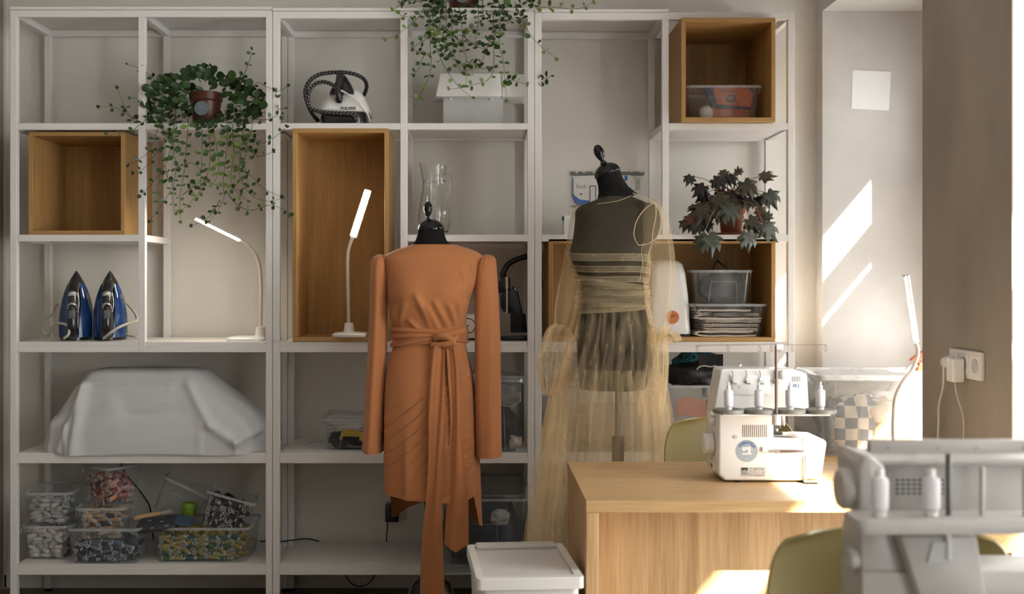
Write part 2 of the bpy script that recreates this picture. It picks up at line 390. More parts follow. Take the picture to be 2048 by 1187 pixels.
# ------------------------------------------------------------------ oak cubes in the shelves
def cube(label, px0, px1, py0, py1, yf, yb, th=.0165, zb=None):
    x0, x1 = PX(px0, yf), PX(px1, yf); z0, z1 = PZ(py1, yf), PZ(py0, yf)
    if zb is not None: z1 += zb-z0; z0 = zb
    t = thing('oak_box', label, 'box', ((x0+x1)/2, (yf+yb)/2, z0), group='oak boxes in the shelves')
    MB().box(x0, x1, yf, yb, z0, z0+th).build('bottom_panel', OAK_X, t, bevel=.0008, seg=1)
    MB().box(x0, x1, yf, yb, z1-th, z1).build('top_panel', OAK_X, t, bevel=.0008, seg=1)
    MB().box(x0, x0+th, yf, yb, z0+th, z1-th).build('side_panel', OAK_Z, t, bevel=.0008, seg=1)
    MB().box(x1-th, x1, yf, yb, z0+th, z1-th).build('side_panel', OAK_Z, t, bevel=.0008, seg=1)
    MB().box(x0+th, x1-th, yb-.01, yb, z0+th, z1-th).build('back_panel', OAK_Z, t)
    return t
cube('empty square oak box below the trailing plant shelf', 57, 250, 261, 467, .035, .405, zb=ZL[2]+.001)
cube('tall upright oak box with the glowing lamp inside', 585, 777, 262, 688, -.004, .30, zb=PZ(690.5, 0)+.0155)
cube('square oak box at the top holding the first aid kit', 1363, 1551, 38.5, 246, -.035, .40, zb=ZL[1]+.001)
cube('wide oak box holding the machine cover and two clear tubs', 1097, 1551, 483, 688, .0, .34, zb=PZ(690.5, 0)+.0155)
# ------------------------------------------------------------------ dress forms and dresses
def ring(cx, cy, z, a, b, n=64, p=2.2, dx=0):
    """superellipse ring; index 0 points to +X, n/4 to +Y (away from the camera)"""
    out = []
    for k in range(n):
        t = 2*PI*k/n; c, s_ = math.cos(t), math.sin(t)
        out.append(Vector((cx+math.copysign(abs(c)**(2/p), c)*a, cy+math.copysign(abs(s_)**(2/p), s_)*b, z)))
    return out
def seg_dist(x, y, x0, y0, x1, y1):
    dx, dy = x1-x0, y1-y0; L2 = dx*dx+dy*dy
    t = max(0, min(1, ((x-x0)*dx+(y-y0)*dy)/L2))
    return math.hypot(x-x0-t*dx, y-y0-t*dy), t

DA = -.36                               # plane of the terracotta dress
TERRA = pm('terracotta_crepe', (.46, .178, .068), .78, var=.05, scale=5, bump=.10, bscale=700, spec=.25, sheen=.15)
sA = (DA-CAMY)/F
# --- form A
t = thing('dress_form', 'black dress form on a round base, wearing the terracotta dress', 'dress form', (PX(862, DA), DA, 0))
cx = PX(862, DA)
M0 = Matrix.Translation((cx, DA, 0))
MB().lathe([(.21, 0), (.205, .02), (.14, .06), (.105, .11), (.092, .155), (.086, .185), (.068, .222), (.042, .243), (.016, .252)], 32, M0).build('base', BLACK, t, smooth=50)
MB().tube([(cx-.012, DA+.02, .24), (cx-.012, DA+.02, .9)], .0125, 12).build('pole', BLACK, t, smooth=50)
tor = [(560, 862, 30, .05), (480, 862, 27, .05)]
body = []
for py, l, r, d in [(700, 797, 925, .095), (680, 800, 922, .085), (640, 790, 925, .095), (600, 785, 932, .108), (560, 782, 940, .09), (525, 777, 950, .07), (510, 790, 938, .06), (500, 808, 922, .055), (492, 822, 905, .052), (480, 831, 893, .05), (468, 835, 889, .047), (459, 836, 888, .046)]:
    body.append(ring(PX((l+r)/2, DA), DA+.005, PZ(py, DA), (r-l)/2*sA, d, 48))
MB().loft(body).build('torso', BLACKFAB, t, smooth=60)
zc = PZ(459, DA)
MB().lathe([(.047, 0), (.048, .003), (.047, .009), (.043, .018), (.035, .027), (.024, .034), (.012, .038)], 32, Matrix.Translation((PX(862, DA), DA+.005, zc-.001))).build('neck_cap', BLACK, t, smooth=50)
z0 = PZ(438, DA); ncap = bpy.data.objects['neck_cap']
MB().lathe([(.010, 0), (.0065, .004), (.006, .009), (.010, .016), (.0145, .028), (.016, .040), (.0135, .053), (.007, .062), (.001, .064)], 24, Matrix.Translation((PX(856, DA), DA+.005, z0))).build('finial', BLACK, ncap, smooth=50)

# --- terracotta dress
d = thing('terracotta_dress', 'terracotta wrap dress with long sleeves and a knotted sash, on the black dress form', 'dress', (PX(862, DA), DA, PZ(1187, DA)))
N = 400
top = [(489, 823, 912, .056), (493, 812, 925, .060), (499, 792, 945, .067), (507, 776, 960, .074), (514, 766, 966, .080), (526, 768, 960, .089), (545, 772, 957, .098), (570, 774, 950, .109), (595, 776, 942, .118), (620, 779, 936, .113), (640, 782, 932, .104), (655, 787, 930, .097), (672, 791, 929, .093), (685, 789, 931, .094),
       (700, 784, 934, .100), (720, 777, 939, .110), (745, 771, 944, .118), (775, 767.5, 948, .124), (810, 766, 951, .126), (860, 766.5, 953, .128), (920, 766.5, 955, .130), (976, 767, 957, .132), (1060, 767.5, 960, .134)]
folds = [  # ridges on the bodice: (x0, y0, x1, y1, half width px, height m)
    (838, 590, 870, 668, 7, .008), (858, 612, 885, 672, 6, .007), (815, 610, 800, 655, 6, .006), (796, 615, 790, 655, 5, .006), (780, 612, 783, 652, 4, .004), (872, 605, 905, 668, 7, .008),
    (898, 612, 915, 662, 6, .009), (915, 605, 922, 655, 5, .007), (927, 600, 925, 640, 4, .006), (945, 530, 950, 600, 5, .006), (925, 545, 938, 590, 5, .004), (822, 640, 858, 672, 5, .005)]
def skirt_h(th):
    """hem, in pixels of height, around the ring (deg, 0 right, 90 back, 180 left, 270 front)"""
    tab = [(0, 1052), (22, 1056), (40, 1035), (65, 1010), (90, 1012), (118, 1026), (136, 1044), (146, 1043), (151, 985), (180, 975), (220, 981), (255, 988), (290, 992), (318, 990), (333, 985), (345, 1015), (352, 1045), (360, 1052)]
    for i in range(len(tab)-1):
        if tab[i][0] <= th <= tab[i+1][0]: return lerp(tab[i][1], tab[i+1][1], (th-tab[i][0])/(tab[i+1][0]-tab[i][0]))
def dress_pt(py, k, hem=False):
    th = 2*PI*k/N; c, s_ = math.cos(th), math.sin(th)
    l, r, dep = interp(top, py)
    p = 2.3
    nx = math.copysign(abs(c)**(2/p), c); ny = math.copysign(abs(s_)**(2/p), s_)
    x = (l+r)/2+nx*(r-l)/2; y = ny*dep
    off = 0
    front = max(0, -s_)
    if py < 690 and front > 0:
        for x0, y0, x1, y1, w_, h in folds:
            dd, tt = seg_dist(x, py, x0, y0, x1, y1)
            if dd < w_*3: off += h*math.exp(-(dd/w_)**2)*math.sin(PI*min(1, .25+tt*.75)) if tt < 1 or py <= y1 else 0
        off *= min(1, front*1.6)*1.7
        if py < 660:                                     # bust
            for bx in (822, 900):
                off += .016*math.exp(-((x-bx)/30)**2-((py-588)/32)**2)
    if py > 700:
        g = min(1, (py-700)/200)
        off += g*.006*math.sin(5*th+1.1)+g*.004*math.sin(9*th+.3)
        if s_ < .15:
            # laid pleats: each strip overlaps the next
            if x < 860: q = ((py-830)+(x-770)*.86)/27; lim = (py-(755+(860-x)*.75))
            else: q = ((py-760)+(x-870)*.52)/19.5; lim = py-(700+(x-890)*.6)
            fr = q-math.floor(q)
            off += (.006 if x < 860 else .0038)*(1-fr)*max(0, min(1, lim/18))*max(0, min(1, (-.12-s_)*2.5))
        if abs(x-820) < 26 and s_ < 0: off += .010*math.exp(-((x-819)/7)**2)*max(0, min(1, (py-830)/90))
    nrm = Vector((c/max(.02, (r-l)/2*sA), s_/max(.02, dep), 0)).normalized()
    return Vector((PX(x, DA), DA+.002+y, PZ(py, DA)))+nrm*off
rows = []
pys = [489+i*3.2 for i in range(63)]
for py in pys: rows.append([dress_pt(py, k) for k in range(N)])
nb = 170
for j in range(1, nb+1):
    row = []
    for k in range(N):
        hem = skirt_h(360*k/N); py = lerp(pys[-1], hem, j/nb); row.append(dress_pt(py, k))
    rows.append(row)
MB().loft(rows, False, False).build('body', TERRA, d, smooth=50)
# sleeves
def sleeve(tab, ph, sd):
    rs = []
    n = 48; pys = [tab[0][0]+(tab[-1][0]-tab[0][0])*j/90 for j in range(91)]
    for py in pys:
        l, r, dep, cy = interp(tab, py)
        base = ring(PX((l+r)/2, DA), DA+cy, PZ(py, DA), (r-l)/2*sA, dep, n, 2.1)
        g = min(1, (py-tab[0][0])/150)
        cen = Vector((PX((l+r)/2, DA), DA+cy, PZ(py, DA)))
        out = []
        for k, q in enumerate(base):
            th = 2*PI*k/n
            off = g*(.0035*math.sin(3*th+ph)+.003*math.sin(5*th+ph*2.1+py*.004))
            if py < 545: off += .0028*math.sin(14*th)*max(0, 1-(py-tab[0][0])/35)
            out.append(q+(q-cen).normalized()*off)
        rs.append(out)
    MB().loft(rs, True, False).build('sleeve', TERRA, d, smooth=60)
sleeve([(508.5, 757, 765, .004, .0), (510, 753, 768, .014, .0), (512.5, 749, 771, .026, .0), (516, 746, 773, .036, .0), (522, 743.5, 774, .045, .0), (545, 741, 775, .054, .0), (600, 739.5, 775, .056, .0), (680, 737, 774, .055, -.004), (760, 733, 771, .056, -.01), (840, 729, 768, .057, -.012), (902, 725, 766, .058, -.014)], .5, -1)
sleeve([(509, 970, 979, .004, .0), (510.5, 965, 983, .014, .0), (513, 960, 987, .026, .0), (517, 956.5, 990, .036, .0), (524, 953, 992, .045, .0), (550, 949, 994, .055, .0), (600, 947.5, 996, .058, .0), (700, 948, 998, .058, -.004), (800, 949, 999, .058, -.008), (860, 951, 999.5, .058, -.01), (911, 953, 1000, .058, -.012)], 2.2, 1)
# waist sash: two crossed wraps, a knot and two tails
def wrap(tabl, name, amp, fq):
    rs = []
    for j in range(25):
        v = j/24; row = []
        for k in range(160):
            th = 2*PI*k/160; c, s_ = math.cos(th), math.sin(th)
            x = 860+c*72
            yl, yr, hl, hr = tabl
            f = (x-788)/144
            py = lerp(yl, yr, f)+lerp(hl, hr, f)*(v-.5)+3*math.sin(th*2+1)
            l, r, dep = interp(top, py)
            off = .008+.006*math.sin(PI*v)+amp*math.sin(v*fq*PI+2.2*c+s_)
            row.append(Vector((PX((l+r)/2+c*((r-l)/2), DA)+c*off, DA+.002+s_*(dep+off*1.1), PZ(py, DA))))
        rs.append(row)
    MB().loft(rs, False, False).build(name, TERRA, d, smooth=60, thick=.002)
wrap((664, 676, 34, 16), 'sash_wrap', .0028, 5)
wrap((686, 664, 10, 34), 'sash_wrap', .0025, 4.5)
k_ = MB()
yk = DA-.112
k_.tube(spline([P(868, 676, yk+.004), P(880, 672, yk-.012), P(896, 674, yk-.018), P(905, 684, yk-.012), P(900, 693, yk-.002)], 6), [.006]+[.011]*4+[.0125]*8+[.0135]*8+[.01]*4, 12)
k_.tube(spline([P(862, 690, yk+.002), P(878, 689, yk-.010), P(895, 687, yk-.016), P(906, 680, yk-.012), P(915, 672, yk+.006)], 6), [.007]+[.010]*8+[.012]*8+[.010]*8, 12)
k_.build('sash_knot', TERRA, d, smooth=80)
def tail(L, R, ya, name, bulge=.008, seed=0):
    """ribbon from left-edge and right-edge tables (py, px); ya(py) depth plane"""
    rows = []; n = 20
    y0, y1 = L[0][0], L[-1][0]
    m = 90
    for j in range(m+1):
        py = lerp(y0, y1, j/m); l = interp(L, py)[0]; r = interp(R, py)[0]; Y = ya(py); row = []
        for i in range(n+1):
            u = i/n
            dz = -bulge*math.sin(PI*u)+.0055*math.sin(2*PI*u*1.3+py*.012+seed)+.003*math.sin(2*PI*u*2.5+py*.02+seed)*max(0, 1-j/m*1.2)
            row.append(P(lerp(l, r, u), py, Y)+Vector((0, dz, 0)))
        rows.append(row)
    return rows
ya = lambda py: DA-.118-.022*min(1, max(0, (py-690)/160))+.03*max(0, (py-980)/200)
MB().grid(tail([(688, 866), (700, 861), (760, 857), (830, 856), (900, 857), (960, 855), (1010, 851), (1060, 846), (1110, 842), (1187, 840), (1230, 839)],
               [(688, 888), (700, 889), (760, 889.5), (830, 888.5), (900, 886), (960, 885), (1010, 885), (1060, 885.5), (1110, 886.5), (1187, 889), (1230, 890)], ya, 't')).build('sash_tail', TERRA, d, smooth=70, thick=.0022)
rows = tail([(684, 890), (700, 892), (740, 895), (790, 899), (840, 901), (890, 899), (940, 896), (1000, 893), (1050, 890), (1087, 888)],
            [(684, 906), (700, 911), (740, 917), (790, 920), (840, 922), (890, 925), (940, 931), (1000, 936), (1050, 937), (1087, 937)], lambda py: ya(py)+.006, 't', .006, 2)
tip = rows[-1]                                             # pointed end
for j in range(1, 9):
    f = j/8; row = []
    for i in range(21):
        u = i/20; lim = 1-abs(u-.5)*2
        q = tip[i].copy(); q.z -= .029*min(f, 1)*lim; row.append(q)
    rows.append(row)
MB().grid(rows).build('sash_tail', TERRA, d, smooth=70, thick=.0022, merge=.00005)

# --- form B, turned towards the window side
DB = -.42; sB = (DB-CAMY)/F
t = thing('dress_form', 'black dress form with tilted neck cap, wearing the sheer tulle dress', 'dress form', (PX(1232, DB), DB, 0))
tab = [(392, 1205, 1262, .052), (398, 1196, 1274, .058), (404, 1180, 1290, .066), (411, 1162, 1306, .076), (420, 1152, 1316, .088), (440, 1150, 1320, .100), (462, 1148, 1317, .110), (482, 1145, 1308, .120), (500, 1140.5, 1298, .128), (512, 1140, 1294, .128), (530, 1147, 1292, .118), (550, 1156, 1290, .106), (570, 1162, 1288.5, .098), (595, 1162, 1288, .096), (620, 1159, 1291, .102), (650, 1155, 1299, .116), (685, 1154, 1306, .126), (720, 1155, 1305, .128), (750, 1157, 1298, .126), (776, 1160, 1291, .122)]
rs = []
for j in range(80):
    py = lerp(776, 392, j/79); l, r, dep = interp(tab, py)
    row = ring(PX((l+r)/2, DB), DB, PZ(py, DB), (r-l)/2*sB, dep, 64, 2.2)
    for q in row:
        # breasts face towards the lower left
        ang = math.atan2(q.y-DB, q.x-PX((l+r)/2, DB))
        for ba, bw in ((-2.35, .42), (-1.35, .42)):
            dd = (ang-ba)/bw
            q += Vector((math.cos(ba), math.sin(ba), 0))*.016*math.exp(-dd*dd-((py-500)/26)**2)
    rs.append(row)
MB().loft(rs).build('torso', BLACKFAB, t, smooth=60)
# tilted neck
nk = []
for py, x0, y0, x1, y1, dep in [(0, 1193, 407, 1276, 388, .055), (1, 1197, 385, 1256, 372, .050), (2, 1196, 370, 1246, 356, .048), (3, 1192, 357, 1239, 338, .046)]:
    a, b = P(x0, y0, DB), P(x1, y1, DB); c = (a+b)/2; u = (b-a)/2
    nk.append([c+u*math.cos(2*PI*k/32)+Vector((0, dep, 0))*math.sin(2*PI*k/32) for k in range(32)])
nk2 = []
for j in range(len(nk)-1):
    for q in range(5): nk2.append([nk[j][k].lerp(nk[j+1][k], q/5) for k in range(32)])
nk2.append(nk[-1]); MB().loft(nk2).build('neck', BLACKFAB, t, smooth=60)
ax = (P(1239, 338, DB)-P(1192, 357, DB)).normalized(); up = Vector((-ax.z, 0, ax.x))
cc = (P(1239, 338, DB)+P(1192, 357, DB))/2
Mt = Matrix((( ax.x, 0, up.x, cc.x), (0, 1, 0, cc.y), (ax.z, 0, up.z, cc.z), (0, 0, 0, 1)))
MB().lathe([(.047, -.001), (.0485, .003), (.047, .009), (.043, .018), (.035, .027), (.024, .034), (.012, .039)], 32, Mt).build('neck_cap', BLACK, t, smooth=50); ncap = [o for o in t.children if o.name.startswith('neck_cap')][0]
MB().lathe([(.0478, -.0012), (.0491, 0), (.0478, .0008)], 32, Mt).build('neck_ring', METAL, ncap, smooth=50)
MB().lathe([(.014, .036), (.012, .042), (.008, .047), (.0075, .051), (.011, .058), (.0165, .071), (.0185, .084), (.0155, .098), (.008, .108), (.001, .110)], 24, Mt).build('finial', BLACK, ncap, smooth=50)
# flat shoulder plate
pa = MB(); pc = P(1297, 447, DB-.055); rr = []
for kk in range(28):
    a = 2*PI*kk/28; rr.append(pc+Vector((math.cos(a)*.046+math.sin(a)*.006, math.cos(a)*.045-.004, math.sin(a)*.072)))
MB().loft([rr, [q+Vector((-.022, .03, 0)) for q in rr]]).build('shoulder_plate', BLACKFAB, t, smooth=40)
MB().tube([(PX(1238, DB), DB, .10), (PX(1238, DB), DB, PZ(770, DB))], .014, 14).build('pole', pm('grey_tube', (.10, .09, .08), .5), t, smooth=50)
MB().tube([(PX(1238, DB), DB, .30), (PX(1235, DB), DB, .55), (PX(1236, DB), DB, PZ(872, DB))], .022, 14).build('pole_sleeve', BLACK, t, smooth=50)
b_ = MB()
for a in (.4, 2.5, 4.6):
    MB().tube([(PX(1238, DB), DB, .14), (PX(1238, DB)+.13*math.cos(a), DB+.13*math.sin(a), .05), (PX(1238, DB)+.2*math.cos(a), DB+.2*math.sin(a), .012)], .012, 10).build('leg', BLACK, t, smooth=50)

# --- tulle dress
TUL = (.92, .74, .475)
NET1 = sheer('tulle_single', TUL, .17, .22, (70, 70, 5))
NETB = sheer('tulle_bodice', TUL, .085, .12, (9, 9, 5))
NETS = sheer('tulle_skirt', TUL, .20, .75, (45, 45, 1.5))
NETG = sheer('tulle_gathered', (.84, .69, .45), .40, .4, (5, 5, 130))
NETR = sheer('tulle_ruffle', TUL, .27, .3, (60, 60, 20))
BAND = sheer('tulle_band', (.78, .66, .44), .30, .2, (60, 60, 60))
SEAM = sheer('tulle_seam', (.88, .75, .50), .62, .1, (60, 60, 60))
d = thing('tulle_dress', 'sheer cream tulle dress with gathered waist and long full skirt on the tilted form', 'dress', (PX(1232, DB), DB, .03))
def btab(py, g):
    l, r, dep = interp(tab, py); return (l+r)/2, (r-l)/2*sB+g, dep+g
rs = []
for j in range(70):
    py = lerp(602, 394, j/69); c, a, b = btab(py, .008)
    row = ring(PX(c, DB), DB, PZ(py, DB), a, b, 96, 2.2); out = []
    for k, q in enumerate(row):
        ang = math.atan2(q.y-DB, q.x-PX(c, DB))
        for ba, bw in ((-2.35, .42), (-1.35, .42)):
            dd = (ang-ba)/bw
            q += Vector((math.cos(ba), math.sin(ba), 0))*.016*math.exp(-dd*dd-((py-500)/26)**2)
        w_ = .0035*math.sin(ang*9+py*.05)*(1 if py > 520 else .35)
        q += Vector((math.cos(ang), math.sin(ang), 0))*(w_+.002); out.append(q)
    rs.append(out)
MB().loft(rs, False, False).build('bodice', NETB, d, smooth=70)
for y0, y1 in ((509, 522), (533, 544), (553, 563)):            # stitched-on bands
    rs = []
    for j in range(7):
        v = j/6; row = []
        c, a, b = btab((y0+y1)/2, .011)
        for k in range(96):
            th = 2*PI*k/96; pc_ = lerp(y0, y1, v)+5*math.cos(th)+3*math.sin(2*th)
            c, a, b = btab(pc_, .0125); c_, s2 = math.cos(th), math.sin(th)
            q = Vector((PX(c, DB)+a*math.copysign(abs(c_)**(2/2.2), c_), DB+b*math.copysign(abs(s2)**(2/2.2), s2), PZ(pc_, DB)))
            ang = math.atan2(q.y-DB, q.x-PX(c, DB))
            for ba, bw in ((-2.35, .42), (-1.35, .42)):
                q += Vector((math.cos(ba), math.sin(ba), 0))*.018*math.exp(-((ang-ba)/bw)**2-((pc_-500)/26)**2)
            row.append(q)
        rs.append(row)
    bnd = MB().loft(rs, False, False).build('band', BAND, d, smooth=60)
    for e in (0, -1): MB().tube(rs[e]+[rs[e][0]], .0007, 5, False).build('band_seam', SEAM, bnd, smooth=80)
rs = []
for j in range(46):                                            # gathered sash
    v = j/45; row = []
    for k in range(120):
        th = 2*PI*k/120; py = lerp(562, 622, v)+(9-14*v)*math.cos(th)*1.0
        c, a, b = btab(min(py, 612), .014)
        off = .0035*math.sin(v*22+math.sin(th*2)*2.4+th*.7)+.0028*math.sin(v*41+th*3)+.006*math.sin(PI*v)
        row.append(Vector((PX(c, DB)+(a+off)*math.cos(th), DB+(b+off)*math.sin(th), PZ(py, DB))))
    rs.append(row)
MB().loft(rs, False, False).build('sash', NETG, d, smooth=70)
MB().tube(spline([P(1290, 572, DB-.05), P(1296, 585, DB-.06), P(1292, 605, DB-.055), P(1302, 640, DB-.06), P(1308, 690, DB-.06)], 6), .007, 8).build('sash_knot', NETG, d, smooth=80)
# skirt: two layers of gathered net
sk = [(604, 1160, 1291, .104), (640, 1153, 1300, .125), (680, 1140, 1310, .145), (720, 1124, 1316, .160), (760, 1111, 1322, .175), (800, 1101, 1331, .19), (860, 1090, 1340, .205), (930, 1079, 1346, .215), (1000, 1070, 1350, .22), (1080, 1058, 1353, .225), (1180, 1046, 1356, .23), (1270, 1040, 1358, .235)]
def skirt(seed, g, nm, mat_, y1=1268, y0=604):
    rs = []; n = 420; rr_ = random.Random(seed); ph = [rr_.uniform(0, 6.28) for _ in range(8)]
    for j in range(110):
        v = (j/109*(y1-y0)+y0-604)/(y1-604); py = lerp(604, y1, v); l, r, dep = interp(sk, py); row = []
        A = (r-l)/2*sB-g; amp = .009+.022*min(1, v*2.0)
        for k in range(n):
            th = 2*PI*k/n
            w = th+.06*math.sin(7*th+ph[0])+.03*v*math.sin(3*v*4+ph[1])
            wave = math.sin(19*w+ph[2])*.5+math.sin(31*w+ph[3]+v*2)*.3+math.sin(47*w+ph[4])*.22*(1-v*.5)+math.sin(8*w+ph[5])*.35*v
            sw = .020*min(1, v*2)*math.cos(19*w+ph[2])*.5
            o_ = amp*wave
            if th > PI and py > 760:                           # the front falls open a little
                o_ -= .05*math.exp(-((th-4.66)/.16)**2)*min(1, (py-760)/140)
            x = PX((l+r)/2, DB)+(A+o_)*math.cos(th)-sw*math.sin(th)
            y = DB+(dep-g+o_*.9)*math.sin(th)+sw*math.cos(th)
            row.append(Vector((x, min(y, -.06), PZ(py, DB))))
        rs.append(row)
    MB().loft(rs, False, False).build(nm, mat_, d, smooth=80)
skirt(3, 0, 'skirt', NETS)
skirt(11, .028, 'underskirt', NETS, 1240, 735)
# sleeves
def tsleeve(path, mat_, name, n=64, k1=7, amp=.004, seed=0, wr=0, p=2.0):
    """path: (px, py, Y, half width, half depth)"""
    cs = spline([(p_[0], p_[1], p_[2]) for p_ in path], 10); ws = spline([(p_[3], p_[4], 0) for p_ in path], 10); rs = []
    for j, (c, w_) in enumerate(zip(cs, ws)):
        o = P(c.x, c.y, c.z); t_ = P(*cs[min(j+1, len(cs)-1)])-P(*cs[max(j-1, 0)])
        t_.normalize(); u = t_.cross(Vector((0, 1, 0))).normalized(); row = []
        w2 = u.cross(t_).normalized()
        for k in range(n):
            th = 2*PI*k/n; f = 1+amp/max(w_.x, .02)*(math.sin(k1*th+seed+j*.03)+.6*math.sin((k1*2+1)*th+seed*2-j*.05))
            row.append(o+u*w_.x*f*math.cos(th)+w2*w_.y*f*math.sin(th))
        rs.append(row)
    MB().loft(rs, False, False).build(name, mat_, d, smooth=75)
tsleeve([(1160, 416, DB+.02, .016, .04), (1155, 445, DB+.05, .026, .055), (1152, 500, DB+.06, .036, .062), (1144, 560, DB+.04, .042, .065), (1136, 610, DB+.0, .044, .06), (1128, 645, DB-.02, .034, .05), (1125, 657, DB-.02, .024, .035)], NET1, 'sleeve', seed=1)
tsleeve([(1125, 655, DB-.02, .024, .035), (1120, 668, DB-.025, .045, .05), (1112, 700, DB-.03, .052, .055), (1106, 735, DB-.03, .050, .055), (1103, 765, DB-.03, .036, .05), (1100, 790, DB-.03, .020, .04)], NETR, 'cuff_ruffle', k1=11, amp=.007, seed=4)
tsleeve([(1300, 414, DB-.03, .036, .06), (1306, 440, DB-.05, .046, .075), (1312, 490, DB-.06, .054, .075), (1317, 545, DB-.06, .054, .07), (1318, 600, DB-.06, .046, .06), (1316, 640, DB-.06, .034, .05), (1315, 660, DB-.06, .026, .04)], NET1, 'sleeve', seed=2)
tsleeve([(1316, 655, DB-.06, .040, .045), (1318, 664, DB-.06, .026, .035), (1322, 676, DB-.06, .052, .05), (1326, 690, DB-.06, .062, .055)], NETR, 'cuff_frill', k1=13, amp=.008, seed=5)
tsleeve([(1315, 664, DB-.06, .026, .035), (1312, 690, DB-.07, .036, .045), (1308, 730, DB-.07, .044, .05), (1304, 770, DB-.07, .048, .05), (1300, 830, DB-.07, .04, .05)], NETR, 'cuff_ruffle', k1=11, amp=.006, seed=6)
# seams that show as pale lines
def seam(pts, Y, r=.0014):
    MB().tube(spline([P(x, y, Y) for x, y in pts], 8), r, 6).build('seam', SEAM, d, smooth=80)
seam([(1307, 405), (1290, 418), (1275, 438), (1268, 462), (1270, 478), (1277, 490)], DB-.118, .0018)
seam([(1277, 490), (1290, 489), (1302, 484), (1314, 476)], DB-.12, .0016)
seam([(1307, 405), (1318, 412), (1323, 430), (1322, 455), (1312, 478)], DB-.10, .0018)
seam([(1311, 410), (1312, 430), (1306, 462), (1304, 485), (1297, 512), (1301, 540), (1296, 566)], DB-.135, .0014)
seam([(1287, 484), (1283, 505), (1285, 530), (1279, 562)], DB-.125, .0009)
seam([(1266, 386), (1285, 394), (1307, 404)], DB-.06, .0018)
seam([(1195, 407), (1215, 405), (1240, 400), (1262, 391)], DB-.07, .001)
seam([(1300, 520), (1315, 560), (1322, 610), (1317, 655)], DB-.125, .001)
# ------------------------------------------------------------------ desk lamps
def lamp(label, base, stem, bar0, bar1, nrm, bw=.0135, base_w=.21, base_d=.15, zrot=0, power=30, on=True):
    """base (x, y, z), stem points, light bar from bar0 to bar1, nrm = direction the diffuser faces"""
    t = thing('desk_lamp', label, 'lamp', base, (0, 0, 0), 'white led desk lamps')
    B = Vector(base)
    M = Matrix.Translation(B) @ Matrix.Rotation(zrot, 4, 'Z')
    rr = rrect(base_w, base_d, .03)
    MB().loft([[(x*s, y*s, z) for x, y in rr] for s, z in ((.97, 0), (1, .004), (1, .010), (.93, .0155), (.6, .018))], M=M).build('base', WPLAS, t, smooth=40)
    p0 = Vector(stem[0])
    MB().lathe([(.026, .0), (.021, .01), (.018, .034), (.017, .040), (.007, .042)], 24, Matrix.Translation((p0.x, p0.y, B.z+.014))).build('stem_socket', WPLAS, t, smooth=40)
    MB().tube(spline(stem, 10), .0068, 12).build('gooseneck', CREAM, t, smooth=60)
    a, b = Vector(bar0), Vector(bar1); ax = (b-a).normalized(); n = (Vector(nrm)-ax*Vector(nrm).dot(ax)).normalized(); sd = ax.cross(n)
    sh = MB(); rs = []
    for f in (0, 1):
        c = a.lerp(b, f); rs.append([c+sd*bw*math.cos(PI*k/10)-n*bw*.75*math.sin(PI*k/10) for k in range(11)]+[c-sd*bw, c+sd*bw][:0])
    sh.loft([r for r in rs], True, True); hd = sh.build('lamp_head', WPLAS, t, smooth=40)
    g = MB(); rs = []
    for f in (.03, .97):
        c = a.lerp(b, f); rs.append([c+sd*bw*.86*math.cos(PI*k/8)+n*(bw*.32*math.sin(PI*k/8)+.0008) for k in range(9)])
    g.loft(rs); g.build('light_bar', glow('led_'+str(len(bpy.data.materials)), (1, .90, .74), power), hd, smooth=40)
    MB().lathe([(bw*.75, 0), (bw*.75, .003)], 16, Matrix.Translation(b) @ ax.to_track_quat('Z', 'Y').to_matrix().to_4x4()).build('end_cap', LGREY, hd, smooth=40)
    return t
YL = .10
lamp('white desk lamp bent over below the trailing plant', (PX(494, YL), YL, ZL[3]),
     [P(521, 664, YL), P(522.5, 600, YL), P(522, 555, YL), P(517, 522, YL-.004), P(505, 500, YL-.008), P(490, 486, YL-.01), P(480, 481, YL-.012)],
     P(481, 481, YL-.012), P(391, 437, YL-.03), (-.35, -.45, -.85), bw=.0105, zrot=.06, power=60, base_w=.15)
YL = .06
lamp('white desk lamp standing upright in the tall oak box', (PX(701, YL), YL, PZ(690.5, 0)+.0155+.0165),
     [P(698, 662, YL), P(696.5, 600, YL), P(695, 540, YL), P(696, 505, YL), P(702, 482, YL), P(706, 473, YL)],
     P(706, 473, YL), P(736, 380, YL-.012), (.1, -1, -.1), power=40, base_w=.135)
YL = -.42
lamp('white desk lamp on the counter in front of the tub of fabrics', (PX(1782, YL), YL, CZ+.0005),
     [(PX(1786, YL), YL, CZ+.04), P(1787, 880, YL), P(1787, 840, YL), P(1791, 795, YL), P(1806, 762, YL), P(1822, 742, YL), P(1833, 718, YL), P(1836, 700, YL), P(1832, 685, YL)],
     P(1831, 684, YL), P(1812, 551, YL), (-.95, .22, -.1), bw=.017, power=14)
# lamp cords
def cord(name, label, pts, r=.002, m=None, cat='cord'):
    o = MB().tube(spline(pts, 8), r, 8).build(name, m or BLACK, smooth=80); return tag(o, label, cat)
cord('lamp_cord', 'thin white lamp cord draped over the shelf edge towards the tall oak box', [P(529, 676, .08), P(540, 678, .02), (PX(552, 0), -.006, ZL[3]+.006), (PX(566, 0), .012, ZL[3]+.002), (PX(576, 0), .03, ZL[3]+.004)], .0022, CREAM)

